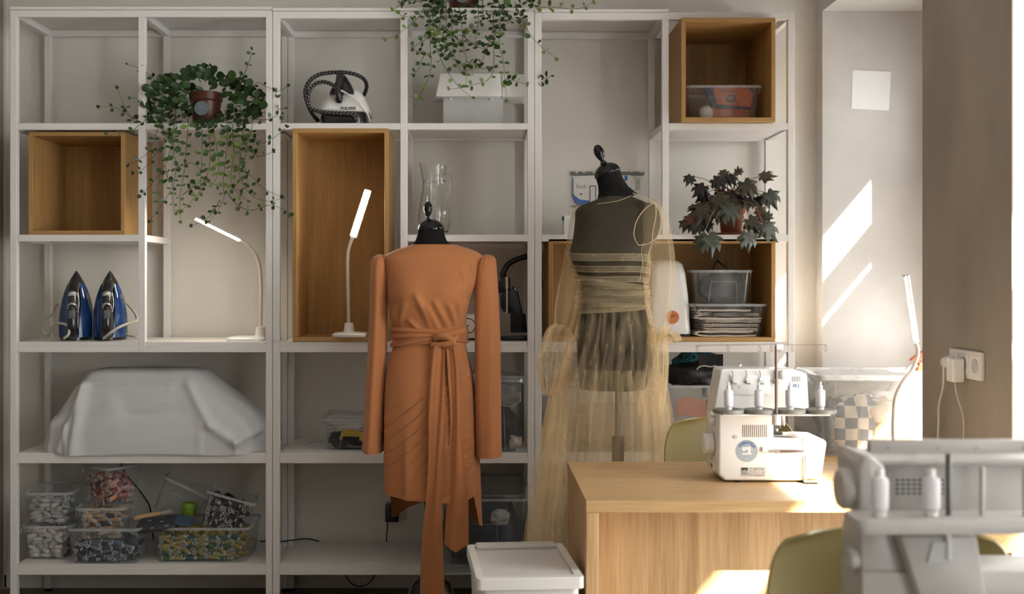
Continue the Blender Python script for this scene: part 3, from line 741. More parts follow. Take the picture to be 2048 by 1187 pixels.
# ------------------------------------------------------------------ clothes irons
BLUE = pm('blue_tank', (.012, .06, .22), .12, var=.25, scale=14, coat=.6)
IRONB = pm('iron_black', (.014, .014, .016), .22, var=.2, coat=.3)
SILV = pm('silver_trim', (.55, .54, .53), .3, metal=.9, var=.05)
GRIP = pm('grey_grip', (.10, .10, .105), .5, var=.1)
ROPE = pm('braided_cord', (.60, .55, .47), .8, var=.35, scale=300)
def iron(label, pxc, Y):
    """stands on its heel, nose up, handle towards the viewer"""
    t = thing('clothes_iron', label, 'iron', (PX(pxc, Y), Y, ZL[3]+.0005), (0, 0, .27), group='blue irons standing on their heels')
    # sole outline (width along X over height Z)
    prof = [(0, .062), (.02, .066), (.06, .067), (.11, .064), (.16, .055), (.20, .043), (.235, .028), (.262, .013), (.278, .002)]
    def body(name, y0, y1, k0, k1, m, z0=0, z1=1, crown=True, dx0=0, dx1=0, bev=0):
        rs = []
        for z, hw in prof:
            z_ = z*lerp(1, 1, 1)
            yy = lerp(y0, y1, 1)
            rs.append((z_, hw))
        m_ = MB(); R = []
        for z, hw in rs:
            f = z/.278
            d = lerp(y1, y1*.22, f**1.6)
            ring_ = []
            for k in range(28):
                a = 2*PI*k/28; c, s_ = math.cos(a), math.sin(a)
                x = hw*math.copysign(abs(c)**.75, c)*lerp(k0, k1, max(0, -s_)); y = y0-d*max(0, -s_)**.8 if s_ < 0 else y0
                ring_.append((x, y, z))
            R.append(ring_)
        m_.loft(R, True, True); return m_.build(name, m, t, smooth=55, local=True)
    MB().loft([[(x*1.03, y, z*1.0) for x, z in ([(hw, z) for z, hw in prof]+[(-hw, z) for z, hw in reversed(prof)])] for y in (.050, .058)]).build('soleplate', SILV, t, smooth=30, local=True)
    body('shell', .050, .075, 1, .55, IRONB)
    # blue water tank, one cheek on each side
    for sd in (-1, 1):
        pts = []
        for z, hw in prof[:-1]:
            pass
        g = MB(); R = []
        for j in range(13):
            z = lerp(.012, .225, j/12); hw = interp([(a, b) for a, b in prof], z)[0]; f = z/.278; d = lerp(.075, .075*.22, f**1.6)
            row = []
            x0 = lerp(.20, .5, j/12); x1 = .97
            for i in range(9):
                u = lerp(x0, x1, i/8)
                s_ = math.sqrt(max(0, 1-min(1, u**1.35)**2))
                x = hw*u*lerp(1, .78, s_); y = .050-d*s_**.8
                row.append((sd*(x+.003), y-.0035, z))
            R.append(row)
        g.grid(R); g.build('water_tank', BLUE, t, smooth=60, local=True, thick=.003)
    # handle from heel to front
    hp = spline([(-.004, .0, .032), (-.006, -.055, .030), (-.006, -.082, .052), (-.006, -.084, .10), (-.006, -.074, .150), (-.006, -.045, .200), (-.004, .0, .225)], 8)
    n = len(hp); rad = [lerp(.024, .0165, min(1, abs(i/n-.1)*2.2)) if i < n*.6 else lerp(.0165, .023, (i/n-.6)/.4) for i in range(n)]
    hdl = MB().tube(hp, rad, 16).build('handle', IRONB, t, smooth=60, local=True)
    dl = MB().lathe([(.0135, 0), (.0135, .008), (.010, .0115)], 24, Matrix.Translation((-.006, -.068, .182)) @ Matrix.Rotation(PI/2+.5, 4, 'X')).build('steam_dial', LGREY, hdl, smooth=40, local=True)
    MB().lathe([(.0175, -.004), (.0185, .004), (.0155, .006)], 24, Matrix.Translation((-.006, -.066, .181)) @ Matrix.Rotation(PI/2+.5, 4, 'X')).build('dial_ring', SILV, hdl, smooth=40, local=True)
    MB().box(-.019, .007, -.105, -.09, .088, .122).build('thumb_grip', GRIP, hdl, bevel=.004, local=True, smooth=40)
    MB().tube(spline([(-.020, -.083, .128), (-.018, -.099, .142), (-.006, -.103, .148), (.006, -.099, .142), (.009, -.083, .128)], 5), .005, 10).build('spray_button', SILV, hdl, smooth=60, local=True)
    MB().tube(spline([(.0135, -.07, .115), (.018, -.07, .15), (.013, -.06, .19)], 5), .0025, 8).build('trim_strip', SILV, t, smooth=60, local=True)
    M = Matrix.Translation((.049, -.004, .165)) @ Matrix.Rotation(math.radians(38), 4, 'Z') @ Matrix.Rotation(PI/2, 4, 'X') @ Matrix.Rotation(math.radians(-66), 4, 'Z')
    text_mesh('lettering', 'TEFAL', .016, M, SILV, t, .001)
    return t
iron('blue and black iron standing farther from the white post', 151, .12)
iron('blue and black iron standing next to the white post', 219, .12)
i1 = [(-.0, -.0, 0)]
def zf(px, py, Y): return P(px, py, Y)
cord('iron_cord', 'braided beige cord looping beside the farther iron', [P(128, 676, .03), P(137, 668, .02), P(138, 655, .03), P(130, 648, .04), P(113, 646, .09), P(104, 655, .14), P(100, 668, .16), P(90, 668, .18), P(84, 650, .20), P(90, 636, .22), P(104, 630, .22), P(110, 615, .22), P(116, 608, .2)], .0052, ROPE)
cord('iron_cord', 'braided beige cord running from the heel of the iron next to the post', [P(207, 676, .03), P(222, 664, .0), P(240, 653, .02), P(262, 645, .05), P(274, 640, .08), P(271, 628, .15), P(262, 615, .2), P(254, 606, .21)], .0055, ROPE)
cord('iron_cord', 'loose end of braided cord lying on the shelf by the post', [P(250, 668, .18), P(262, 671, .17), P(275, 673, .16), P(284, 672, .2)], .0048, ROPE)

# ------------------------------------------------------------------ steam iron station
YS = .14
t = thing('steam_iron_station', 'white and black steam iron station with a speckled hose on the top shelf', 'iron', (PX(690, YS), YS, ZL[1]+.0005))
sY = (YS-CAMY)/F
def zz(py): return PZ(py, YS)
X_ = lambda px: PX(px, YS)
zb = ZL[1]+.0005
MB().loft([[Vector((X_(692)+x*k, YS+y*k, z)) for x, y in rrect(.185, .24, .05)] for k, z in ((.98, zb), (1, zb+.02), (.97, zz(228)))]).build('base', IRONB, t, smooth=40)
MB().loft([[Vector((X_(692)+x*k, YS+y*k, z)) for x, y in rrect(.205, .25, .055)] for k, z in ((.96, zz(231)), (1, zz(228)), (.98, zz(222)), (.82, zz(205)), (.70, zz(192)), (.62, zz(187)))]).build('housing', WPLAS, t, smooth=40)
ir = [(0, .056), (.015, .058), (.04, .054), (.07, .043), (.095, .027), (.112, .012), (.118, .002)]
R = []
for z, hw in ir:
    R.append([Vector((X_(690)+hw*math.cos(a), YS-.075+.035*math.sin(a)*(1-z*4)+z*.35, zz(222)+z)) for a in [2*PI*k/24 for k in range(24)]])
MB().loft(R).build('iron_body', WPLAS, t, smooth=50)
R = []
for z, hw in [(0, .050), (.02, .046), (.045, .034), (.072, .017), (.082, .008)]:
    R.append([Vector((X_(689)+hw*math.cos(a), YS-.085+.03*math.sin(a)*(1-z*5)+z*.35, zz(196)+z)) for a in [2*PI*k/24 for k in range(24)]])
MB().loft(R).build('iron_top', IRONB, t, smooth=50)
MB().tube(spline([Vector((X_(686), YS-.13, zz(212))), Vector((X_(686), YS-.15, zz(200))), Vector((X_(686), YS-.13, zz(175))), Vector((X_(687), YS-.10, zz(155)))], 6), [.013]*4+[.010]*6+[.014]*9, 14).build('handle', IRONB, t, smooth=60)
MB().lathe([(.016, 0), (.016, .006), (.012, .008)], 20, Matrix.Translation((X_(686), YS-.118, zz(208))) @ Matrix.Rotation(PI/2, 4, 'X')).build('steam_button', IRONB, t, smooth=40)
HOSE = pm('speckled_hose', (.010, .009, .010), .7, var=.2)
HOSED = pm('hose_fleck', (.60, .56, .55), .8, var=.1)
def hose(pts, r=.0078):
    c = spline(pts, 14); h = MB().tube(c, r, 10).build('hose', HOSE, t, smooth=60)
    f = MB(); acc = 0; i_ = 0
    for i in range(1, len(c)-1):
        acc += (c[i]-c[i-1]).length
        if acc > .0125:
            acc = 0; i_ += 1; ta = (c[i+1]-c[i-1]).normalized(); u = ta.cross(Vector((0, 1, 0))).normalized()
            for off in (-.5, .5):
                q = c[i]+Vector((0, -1, 0))*r*math.cos(off+.3*(i_ % 2))*1.02+u*r*math.sin(off+.3*(i_ % 2))*1.02+ta*(off*.003)
                f.box(-.0013, .0013, -.0006, .0006, -.0026, .0026, Matrix.Translation(q) @ (ta.to_track_quat('Z', 'Y')).to_matrix().to_4x4() @ Matrix.Rotation(.5, 4, 'Y'))
    f.build('hose_flecks', HOSED, h)['kind'] = 'stuff'
Yh = -.005+.03
hose([P(636, 241, .10), P(625, 228, .05), P(615, 208, .02), P(610, 185, .015), P(618, 163, .02), P(638, 149, .03), P(668, 144.5, .04), P(700, 146, .05), P(724, 155, .07), P(733, 168, .10), P(732, 180, .14), P(728, 190, .18)])
hose([P(684, 190, .02), P(676, 178, .0), P(660, 167, .0), P(642, 164, .005), P(625, 172, .01), P(617, 188, .01), P(617, 205, .01), P(623, 217, .005), P(645, 224, .005), P(672, 226, .005), P(695, 227, .005), P(708, 230, .01), P(713, 243, .02)])
MB().tube(spline([P(614, 196, .035), P(620, 175, .03), P(640, 166, .02), P(665, 173, .0), P(690, 185, -.005), P(712, 200, .0), P(728, 217, .01), P(737, 232, .03), P(739, 243, .05)], 8), .0035, 8).build('power_cord', CREAM, t, smooth=60)
text_mesh('lettering', 'POLARIS', .016, facing(Vector((X_(704), YS-.126, zz(226)))-wloc(t)), DARK, t, .001)
t = thing('oval_lid', 'flat white oval lid lying on the shelf beside the steam iron station', 'lid', (PX(772, .12), .12, ZL[1]+.0005))
MB().lathe([(.052, 0), (.054, .003), (.050, .009), (.02, .0105)], 32).build('lid', CREAM, t, smooth=40, local=True)
MB().lathe([(.020, .0100), (.019, .013)], 24).build('grip_ring', WPLAS, t, smooth=40, local=True)

# ------------------------------------------------------------------ white machine hood with tray (upside-down extension tables)
t = thing('machine_stand', 'white plastic machine hood lying on a white tray under the trailing plant', 'machine hood', (PX(950, .15), .17, ZL['1b']+.0005))
MB().box(PX(886, .12), PX(1006, .12), .12, .30, ZL['1b']+.0005, PZ(194, .12)).build('tray', LGREY, t, bevel=.003)
for px in (902, 983):
    MB().box(PX(px-2.5, .12), PX(px+2.5, .12), .112, .12, PZ(201, .12), PZ(195, .12)).build('clip', WPLAS, t, bevel=.001)
R = []
for x, z0, z1, yy in ((870, 192, 148, .20), (872, 194, 145, .09), (1001, 194, 144, .075)):
    pass
MB().hexa([(PX(872, .12), .08, PZ(193, .08)), (PX(1003, .1), .08, PZ(193, .08)), (PX(866, .3), .30, PZ(188, .08)), (PX(1003, .1), .30, PZ(193, .08)),
           (PX(880, .12), .095, PZ(144, .08)), (PX(1003, .1), .095, PZ(144, .08)), (PX(880, .3), .30, PZ(144, .08)), (PX(1003, .1), .30, PZ(144, .08))]).build('hood', WPLAS, t, bevel=.006, smooth=40)
MB().box(PX(1003, .09), PX(1052, .09), .085, .27, PZ(194.5, .09), PZ(148, .09)).build('hood_end', WPLAS, t, bevel=.007, smooth=40)
MB().box(PX(930, .08), PX(948, .08), .0775, .081, PZ(151, .08), PZ(147.5, .08)).build('latch_slot', LGREY, t)

# ------------------------------------------------------------------ glass jug
YJ = .17; sJ = (YJ-CAMY)/F
t = thing('glass_jug', 'clear glass water jug behind the black finial', 'jug', (PX(868, YJ), YJ, ZL['2b']+.0005))
jp = [(462, 26), (455, 30), (440, 32.5), (425, 32), (400, 28), (380, 24.5), (362, 23), (354, 23.5), (340, 24), (331, 25)]
R = []; Ri = []
for i, (py, r) in enumerate(jp):
    z = PZ(py, YJ) if i else ZL['2b']+.001
    sp = max(0, (i-6)/3)
    for RR, k in ((R, 0), (Ri, -.0022)):
        RR.append([Vector((PX(869, YJ)+(r*sJ+k)*math.cos(a)-sp*.014*max(0, math.cos(a-PI))**6, YJ+(r*sJ+k)*math.sin(a), z+sp*(.012*max(0, math.cos(a-PI))**3)+(k*-2 if i == 0 else 0))) for a in [2*PI*q/40 for q in range(40)]])
MB().loft(R+Ri[::-1]).build('body', GLASS, t, smooth=50)
MB().tube([R[6][q]*1.0+Vector((0, 0, 0)) for q in range(40)]+[R[6][0]], .0022, 6, False).build('neck_ring', GLASS, t, smooth=60)
MB().tube(spline([P(888, 349, YJ), P(897, 347, YJ-.01), P(901, 353, YJ-.012), P(901.5, 375, YJ-.012), P(899.5, 399, YJ-.010)], 8), .0052, 10).build('handle', GLASS, t, smooth=60)

# ------------------------------------------------------------------ eyelet press
YE = .13; NAVY = pm('navy_cast_iron', (.010, .014, .028), .38, var=.25)
t = thing('eyelet_press', 'navy cast iron eyelet press with a lever arm beside the terracotta sleeve', 'press', (PX(1028, YE), YE, ZL[3]+.0005))
z3 = ZL[3]+.0005
E = lambda x, y: (PX(x, YE), PZ(y, YE))
MB().loft([[Vector((PX(1029, YE)+x, YE+y, z)) for x, y in rrect(.112, .10, .02)] for z in (z3, z3+.016)]).build('base', NAVY, t, bevel=.002, smooth=40)
MB().prism([E(1021, 664), E(1054, 664), E(1051, 628), E(1045, 625), E(1036, 582), E(1028, 578), E(1013, 578), E(1001, 590), E(1001, 612), E(1006, 622), E(1021, 626)], YE-.018, YE+.022).build('column', NAVY, t, bevel=.003, smooth=40)
MB().prism([E(997, 564), E(1003, 556), E(1021, 556), E(1021, 582), E(997, 586)], YE-.022, YE+.026).build('head', NAVY, t, bevel=.003, smooth=40)
MB().tube(spline([P(1008, 560, YE), P(1007, 545, YE), P(1015, 530, YE-.002), P(1030, 520, YE-.004), P(1048, 514, YE-.006), P(1058, 511, YE-.006)], 8), [.013]*8+[.0115]*33, 12).build('lever', NAVY, t, smooth=60)
MB().lathe([(.0085, 0), (.0085, .05)], 16, Matrix.Translation((PX(1014, YE), YE-.026, PZ(578, YE)))).build('ram', METAL, t, smooth=40)
MB().lathe([(.0055, 0), (.0055, .10)], 14, Matrix.Translation((PX(1014, YE), YE-.026, PZ(628, YE)))).build('spindle', METAL, t, smooth=40)
MB().lathe([(.010, 0), (.010, .01), (.006, .014)], 14, Matrix.Translation((PX(1030, YE), YE, PZ(579, YE)))).build('bolt', METAL, t, smooth=40)

# small white appliance with a round dial, mostly behind the dress
t = thing('dial_appliance', 'white boxy appliance with a round dial, half hidden behind the terracotta dress', 'appliance', (PX(925, .1), .2, z3))
MB().box(PX(892, .1), PX(951, .1), .10, .30, z3+.008, PZ(628, .1)).build('body', CREAM, t, bevel=.004, smooth=40)
MB().box(PX(894, .1), PX(950, .1), .105, .295, z3, z3+.008).build('base', BLACK, t)
MB().lathe([(.031, 0), (.031, .004), (.028, .005)], 32, Matrix.Translation((PX(936, .1), .1, PZ(651, .1))) @ Matrix.Rotation(PI/2, 4, 'X')).build('dial_ring', BLACK, t, smooth=40)
MB().lathe([(.0275, .0035), (.0275, .0075)], 32, Matrix.Translation((PX(936, .1), .1, PZ(651, .1))) @ Matrix.Rotation(PI/2, 4, 'X')).build('dial_face', CREAM, t, smooth=40)
MB().lathe([(.005, .006), (.004, .011)], 12, Matrix.Translation((PX(936, .1), .1, PZ(651, .1))) @ Matrix.Rotation(PI/2, 4, 'X')).build('dial_knob', GREY, t, smooth=40)

# ------------------------------------------------------------------ cut-out picture of an overlocker on the back wall
YW = WY-.012
t = thing('wall_cutout', 'flat cut-out picture of a white and blue overlocker on the wall behind the tulle dress', 'wall sign', (PX(1216, YW), WY, PZ(412, YW)))
PBLUE = pm('print_blue', (.05, .14, .42), .5, var=.1); PGREY = pm('print_grey', (.17, .165, .165), .6, var=.05); PWHITE = pm('print_white', (.72, .70, .68), .6, var=.02)
E = lambda x, y: (PX(x, YW), PZ(y, YW))
poly = [E(1145, 352), E(1200, 350), E(1262, 350), E(1268, 358), E(1270, 354), E(1281, 355), E(1282, 380), E(1288, 382), E(1288, 404), E(1270, 408), E(1160, 411), E(1150, 405), E(1145, 392)]
MB().prism(poly, YW, WY).build('board', PWHITE, t)
MB().prism([E(1145, 382), E(1150, 392), E(1160, 399), E(1180, 401), E(1180, 405), E(1196, 405), E(1196, 410), E(1160, 410.5), E(1150, 405), E(1145, 393)], YW-.001, YW).build('blue_panel', PBLUE, t)
MB().prism([E(1145, 355), E(1147, 355), E(1147, 384), E(1145, 384)], YW-.001, YW).build('blue_edge', PBLUE, t)
bar = [E(1141, 344), E(1144, 342.5), E(1150, 343), E(1152, 347), E(1156, 347), E(1158, 343), E(1164, 343), E(1166, 346), E(1170, 346), E(1172, 343), E(1185, 343), E(1187, 347), E(1191, 347), E(1193, 343), E(1240, 343), E(1262, 343), E(1265, 347), E(1267, 343), E(1278, 343.5), E(1283, 346), E(1287, 343), E(1289, 344), E(1288, 350), E(1141, 350)]
MB().prism(bar, YW-.002, WY).build('thread_bar', PGREY, t)
MB().prism([E(1249, 351), E(1255, 351), E(1255, 361), E(1249, 361)], YW-.0012, YW).build('blue_tab', PBLUE, t)
for (x0, y0, x1, y1) in ((1179, 371, 1192, 372.5), (1179, 371, 1180.5, 402), (1190.5, 371, 1192, 402)):
    MB().prism([E(x0, y1), E(x1, y1), E(x1, y0), E(x0, y0)], YW-.001, YW).build('panel_line', DARK, t)
for k in range(8):
    MB().prism([E(1270, 357+k*3), E(1280, 357+k*3), E(1280, 358+k*3), E(1270, 358+k*3)], YW-.001, YW).build('vent_line', PGREY, t)
text_mesh('lettering', 'Lock', .022, facing(P(1163, 373, YW-.0008)-wloc(t)), PGREY, t)
MB().lathe([(.004, 0), (.004, .001)], 12, Matrix.Translation(P(1162, 388, YW)) @ Matrix.Rotation(PI/2, 4, 'X')).build('printed_dial', DARK, t)
MB().box(PX(1142, YW), PX(1200, YW), YW-.001, WY, PZ(412, YW), PZ(410.8, YW)).build('base_line', PGREY, t)
t = thing('white_carton', 'small white carton beside the shoulder of the tulle dress', 'box', (PX(1150, .2), .25, ZL[2]+.0005))
MB().box(PX(1128, .2), PX(1180, .2), .2, .3, ZL[2]+.0005, PZ(431, .2)).build('carton', WPLAS, t, bevel=.0015)
MB().box(PX(1128, .2), PX(1180, .2), .1992, .3008, PZ(431, .2)-.018, PZ(431, .2)+.001).build('lid', WPLAS, t, bevel=.001)

# machine cover in the wide box
t = thing('machine_cover', 'white hard machine cover with a round orange sticker in the wide oak box', 'cover', (PX(1340, .09), .15, PZ(690.5, 0)+.032))
zb = PZ(690.5, 0)+.0155+.0168
R = []
for py, l, r, dep in [(674, 1295, 1384, .095), (640, 1297, 1382, .094), (590, 1300, 1379, .090), (545, 1303, 1374, .084), (528, 1306, 1369, .076), (521, 1313, 1361, .062), (518.5, 1325, 1350, .045)]:
    R.append([Vector((PX((l+r)/2, .06)+x, .155+y, max(zb+.0095, PZ(py, .06)))) for x, y in rrect((r-l)*(.06-CAMY)/F, dep*2, .03)])
MB().loft(R).build('shell', WPLAS, t, smooth=50)
MB().box(PX(1297, .07), PX(1380, .07), .075, .235, zb, zb+.0095).build('base', BLACK, t)
ST = pm('orange_sticker', (.62, .20, .07), .5, var=.04)
MB().lathe([(.0265, 0), (.0265, .0008)], 32, Matrix.Translation((PX(1345, .058), .0606, PZ(634, .06))) @ Matrix.Rotation(PI/2, 4, 'X')).build('sticker', ST, t)
text_mesh('lettering', 'JUKI', .013, facing(Vector((PX(1346, .058), .0590, PZ(632, .06)))-wloc(t), .3), DARK, t)

# ------------------------------------------------------------------ cloth-covered machine
COV = sheer('cover_cloth', (.74, .74, .75), .97, .02, (3, 3, 3), transl=.25)
YC = .16
prof = [(908, 73, 531, .20), (895, 73, 529, .20), (870, 78, 528, .196), (849, 83, 523, .19), (828, 101, 500, .178), (804, 117, 466, .165), (782, 130, 437, .150), (762, 148, 411, .132), (750, 158, 395, .118), (745.5, 164, 388, .108), (743.5, 172, 380, .098)]
t = thing('covered_machine', 'sewing machine under a creased white cloth cover on the lower shelf', 'covered machine', (PX(300, YC), YC, ZL[4]+.0005))
Yf = -.02; rows = []
pys = [908-i*2.0 for i in range(0, 82)]+[743.5]
tb = sorted(prof)
for py in pys:
    l, r, dep = interp(tb, py); row = []
    n = 240; q = (908-py)/165
    for k in range(n):
        th = 2*PI*k/n; c, s_ = math.cos(th), math.sin(th); p = 4.2
        nx = math.copysign(abs(c)**(2/p), c); ny = math.copysign(abs(s_)**(2/p), s_)
        x = lerp(l, r, .5)+nx*(r-l)/2; off = 0
        if s_ < .2:
            for (x0, y0, x1, y1, w_, h) in ((163, 772, 150, 905, 10, .022), (163, 772, 120, 900, 7, .010), (236, 780, 236, 905, 2.5, .004), (335, 760, 338, 905, 2.5, .005), (372, 770, 420, 850, 9, .016), (420, 850, 470, 885, 10, .016), (470, 885, 520, 862, 8, .014),
                                            (134, 850, 136, 905, 5, .010), (262, 830, 330, 825, 5, -.006), (240, 800, 262, 828, 12, -.008), (400, 840, 405, 905, 4, .007), (165, 768, 345, 768, 4, .006), (468, 880, 472, 905, 3, .006), (100, 840, 95, 905, 6, .006)):
                dd, tt = seg_dist(x, py, x0, y0, x1, y1)
                if dd < w_*3: off += h*math.exp(-(dd/w_)**2)
        off += .005*noise.noise(Vector((x*.02, py*.03, s_*2)))*(1 if q < .95 else .3)
        zz_ = PZ(py, Yf)+.004*noise.noise(Vector((x*.015, 3, s_)))*q
        if py > 900: zz_ += .006*math.sin(th*7)-.004
        y = YC+ny*(dep-.012)+off*(-1 if s_ < 0 else .3)
        row.append(Vector((PX(x, .0)+nx*off*.35, min(y, .40), max(zz_, ZL[4]+.002) if y > .004 else max(zz_, ZL[4]-.006))))
    rows.append(row)
MB().loft(rows, False, True).build('cloth_cover', COV, t, smooth=70)
# the machine it hides
MB().box(PX(170, YC), PX(440, YC), YC-.07, YC+.07, ZL[4]+.0005, ZL[4]+.05).build('machine_bed', WPLAS, t, bevel=.008)
MB().box(PX(190, YC), PX(365, YC), YC-.05, YC+.05, ZL[4]+.20, ZL[4]+.27).build('machine_arm', WPLAS, t, bevel=.01)
MB().box(PX(310, YC), PX(365, YC), YC-.05, YC+.05, ZL[4]+.05, ZL[4]+.20).build('machine_column', WPLAS, t, bevel=.01)

# wall sockets, adapters, cables on the back wall
def plate(t, n, w, Mx):
    pass
t = thing('wall_socket', 'cream wall socket low on the back wall behind the dress hem', 'socket', (PX(790, WY), WY, PZ(1020, WY)))
MB().box(PX(768, WY), PX(806, WY), WY-.008, WY, PZ(1039, WY), PZ(1002, WY)).build('frame', CREAM, t, bevel=.002)
MB().lathe([(.022, 0), (.020, .004)], 24, Matrix.Translation((PX(787, WY), WY-.008, PZ(1020, WY))) @ Matrix.Rotation(PI/2, 4, 'X')).build('socket_well', LGREY, t)
t = thing('power_adapter', 'black plug-in power adapter in the low wall socket', 'adapter', (PX(780, .38), .37, PZ(1041, .37)))
MB().box(PX(771, .37), PX(798, .37), .34, WY-.0085, PZ(1041, .37), PZ(1006, .37)).build('body', BLACK, t, bevel=.004, smooth=40)
MB().tube(spline([P(775, 1041, .36), P(775, 1055, .36), P(773, 1070, .36), P(773, 1083, .365)], 6), .0025, 8).build('cable', BLACK, t, smooth=60)
cord('black_cable', 'black cable lying across the lowest shelf past the white posts', [P(520, 1082, .33), P(536, 1081, .33), P(560, 1082, .33), P(580, 1080, .33), P(605, 1077, .34), P(622, 1077.5, .34), P(638, 1082, .35)], .0028)
cord('black_cable', 'black cable hanging in a loop below the lowest shelf', [P(688, 1140, .38), P(694, 1155, .38), P(706, 1168, .38), P(720, 1172, .38), P(735, 1167, .38), P(746, 1155, .38), P(751, 1140, .38)], .0025)
cord('black_cable', 'black cable hanging down the wall behind the thread boxes', [P(240, 920, .385), P(250, 945, .385), P(275, 975, .385), P(290, 995, .385), P(300, 1015, .385), P(305, 1060, .385), P(306, 1078, .375)], .003)
cord('loose_thread', 'loose dark thread trailing across the shelf to the clear tub', [P(575, 898, .25), P(590, 890, .22), P(605, 892, .2), P(620, 884, .2), P(635, 883, .19), P(650, 878, .18)], .0012, GREY, 'thread')
# ------------------------------------------------------------------ clear storage boxes
def shell_rings(w, d, h, tap, r, th=.002):
    """outer and inner rounded walls of an open tub, base at z=0, w/d at the rim"""
    def rr(z, k):
        f = z/h; ww = w-2*tap*(1-f)-2*k; dd = d-2*tap*(1-f)-2*k
        return [(x, y, z) for x, y in rrect(ww, dd, max(.004, r-k), 4)]
    out = [rr(z, 0) for z in (0, h*.5, h)]; inn = [rr(z, th) for z in (h, h*.5, th)]
    return out, inn
def tub(name, label, w, d, h, loc, rot=(0, 0, 0), lid=False, tap=.012, m=None, group=None, cat='storage box', handle=True, lidm=None):
    m = m or CLEAR
    t = thing(name, label, cat, loc, rot, group)
    o, i = shell_rings(w-.012, d-.012, h, tap, .022)
    tb_ = MB().loft(o+i).build('tub', m, t, smooth=40, local=True)
    # rolled rim
    a = rrect(w, d, .024, 4); b = rrect(w-.012, d-.012, .020, 4)
    R = [[(x, y, h-.009) for x, y in a], [(x, y, h+.001) for x, y in a], [(x, y, h+.001) for x, y in b], [(x, y, h-.009) for x, y in b]]
    mb = MB().loft(R+[R[0]], False, False); mb.build('rim', RIM, t, smooth=40, local=True)
    if handle:
        # raised outline of the grip panel on the front
        def fw(z): return -(d-.012)/2+tap*(1-z/h)-.0008
        wx = w*.21
        pts = [(-wx*1.15, fw(0), .002), (-wx, fw(h*.66), h*.66), (wx, fw(h*.66), h*.66), (wx*1.15, fw(0), .002)]
        MB().tube(pts, .0012, 6).build('grip_panel', RIM, tb_, local=True)
        for sx in (-1, 1):
            for q in (.78, .92):
                MB().box(sx*w*.5*q-.0008, sx*w*.5*q+.0008, fw(h*.9)-.003, fw(h*.9), h*.80, h-.009).build('rib', RIM, tb_, local=True)
    if lid:
        a2 = rrect(w+.006, d+.006, .026, 4); a3 = rrect(w-.03, d-.03, .018, 4)
        z = h+.0015
        R = [[(x, y, z-.006) for x, y in a2], [(x, y, z+.008) for x, y in a2], [(x*.985, y*.985, z+.013) for x, y in a2], [(x, y, z+.013) for x, y in a3], [(x, y, z+.006) for x, y in a3]]
        ld_ = MB().loft(R, False, True).build('lid', lidm or CLEARB, t, smooth=40, local=True, thick=.0015)
        for sx in (-1, 1):
            MB().box(sx*(w/2+.004)-.004, sx*(w/2+.004)+.004, -.03, .03, h-.028, h+.006).build('clip', RIM, ld_, bevel=.002, local=True)
    return t
def toW(t, v):
    return Matrix.LocRotScale(t.location, t.rotation_euler, None) @ Vector(v)

# spools
COLS = {'white': (.62, .55, .53), 'grey': (.40, .40, .39), 'pale': (.55, .5, .47), 'pink': (.40, .13, .13), 'red': (.27, .045, .03), 'plum': (.08, .02, .045), 'orange': (.60, .28, .12), 'rose': (.5, .25, .24),
        'tan': (.42, .25, .12), 'brown': (.15, .08, .04), 'beige': (.50, .36, .22), 'navy': (.012, .016, .045), 'blue': (.06, .08, .16), 'steel': (.13, .14, .18), 'yellow': (.33, .24, .055), 'lime': (.24, .25, .085), 'green': (.06, .14, .05), 'teal': (.02, .09, .085), 'dark': (.015, .015, .018), 'black': (.006, .006, .007)}
CORE = pm('spool_core', (.42, .405, .38), .5, var=.03)
SR, SLN = .0092, .043
core = MB(); n = 12
def ringz(r, z): return [(r*math.cos(2*PI*k/n), r*math.sin(2*PI*k/n), z) for k in range(n)]
core.loft([ringz(.0045, -SLN/2), ringz(.0075, -SLN/2), ringz(.0075, SLN/2), ringz(.0045, SLN/2), ringz(.0045, -SLN/2)], False, False)
core_me = core.mesh('core', CORE, 40)
thread_me = {}
for nm, c in COLS.items():
    thread_me[nm] = MB().lathe([(.0074, -SLN/2+.006), (SR, -SLN/2+.0075), (SR, SLN/2-.0075), (.0074, SLN/2-.006)], 14).mesh('thread', pm('thread_'+nm, c, .75, var=.12, scale=400), 50)
def spool(nm, M, label, group):
    t = thing('thread_spool', label, 'thread spool', group=group); t.matrix_world = M
    for me, pn in ((core_me, 'core'), (thread_me[nm], 'thread')):
        o = bpy.data.objects.new(pn, me); COL.objects.link(o); o.parent = t
NAMES = {'white': 'white', 'pale': 'off-white', 'grey': 'pale grey', 'pink': 'pink', 'red': 'red', 'plum': 'dark plum', 'orange': 'orange', 'rose': 'dusty rose', 'tan': 'tan', 'brown': 'brown', 'beige': 'beige', 'navy': 'navy', 'blue': 'slate blue', 'steel': 'blue-grey', 'yellow': 'yellow', 'lime': 'lime', 'green': 'green', 'teal': 'teal', 'dark': 'charcoal', 'black': 'black'}
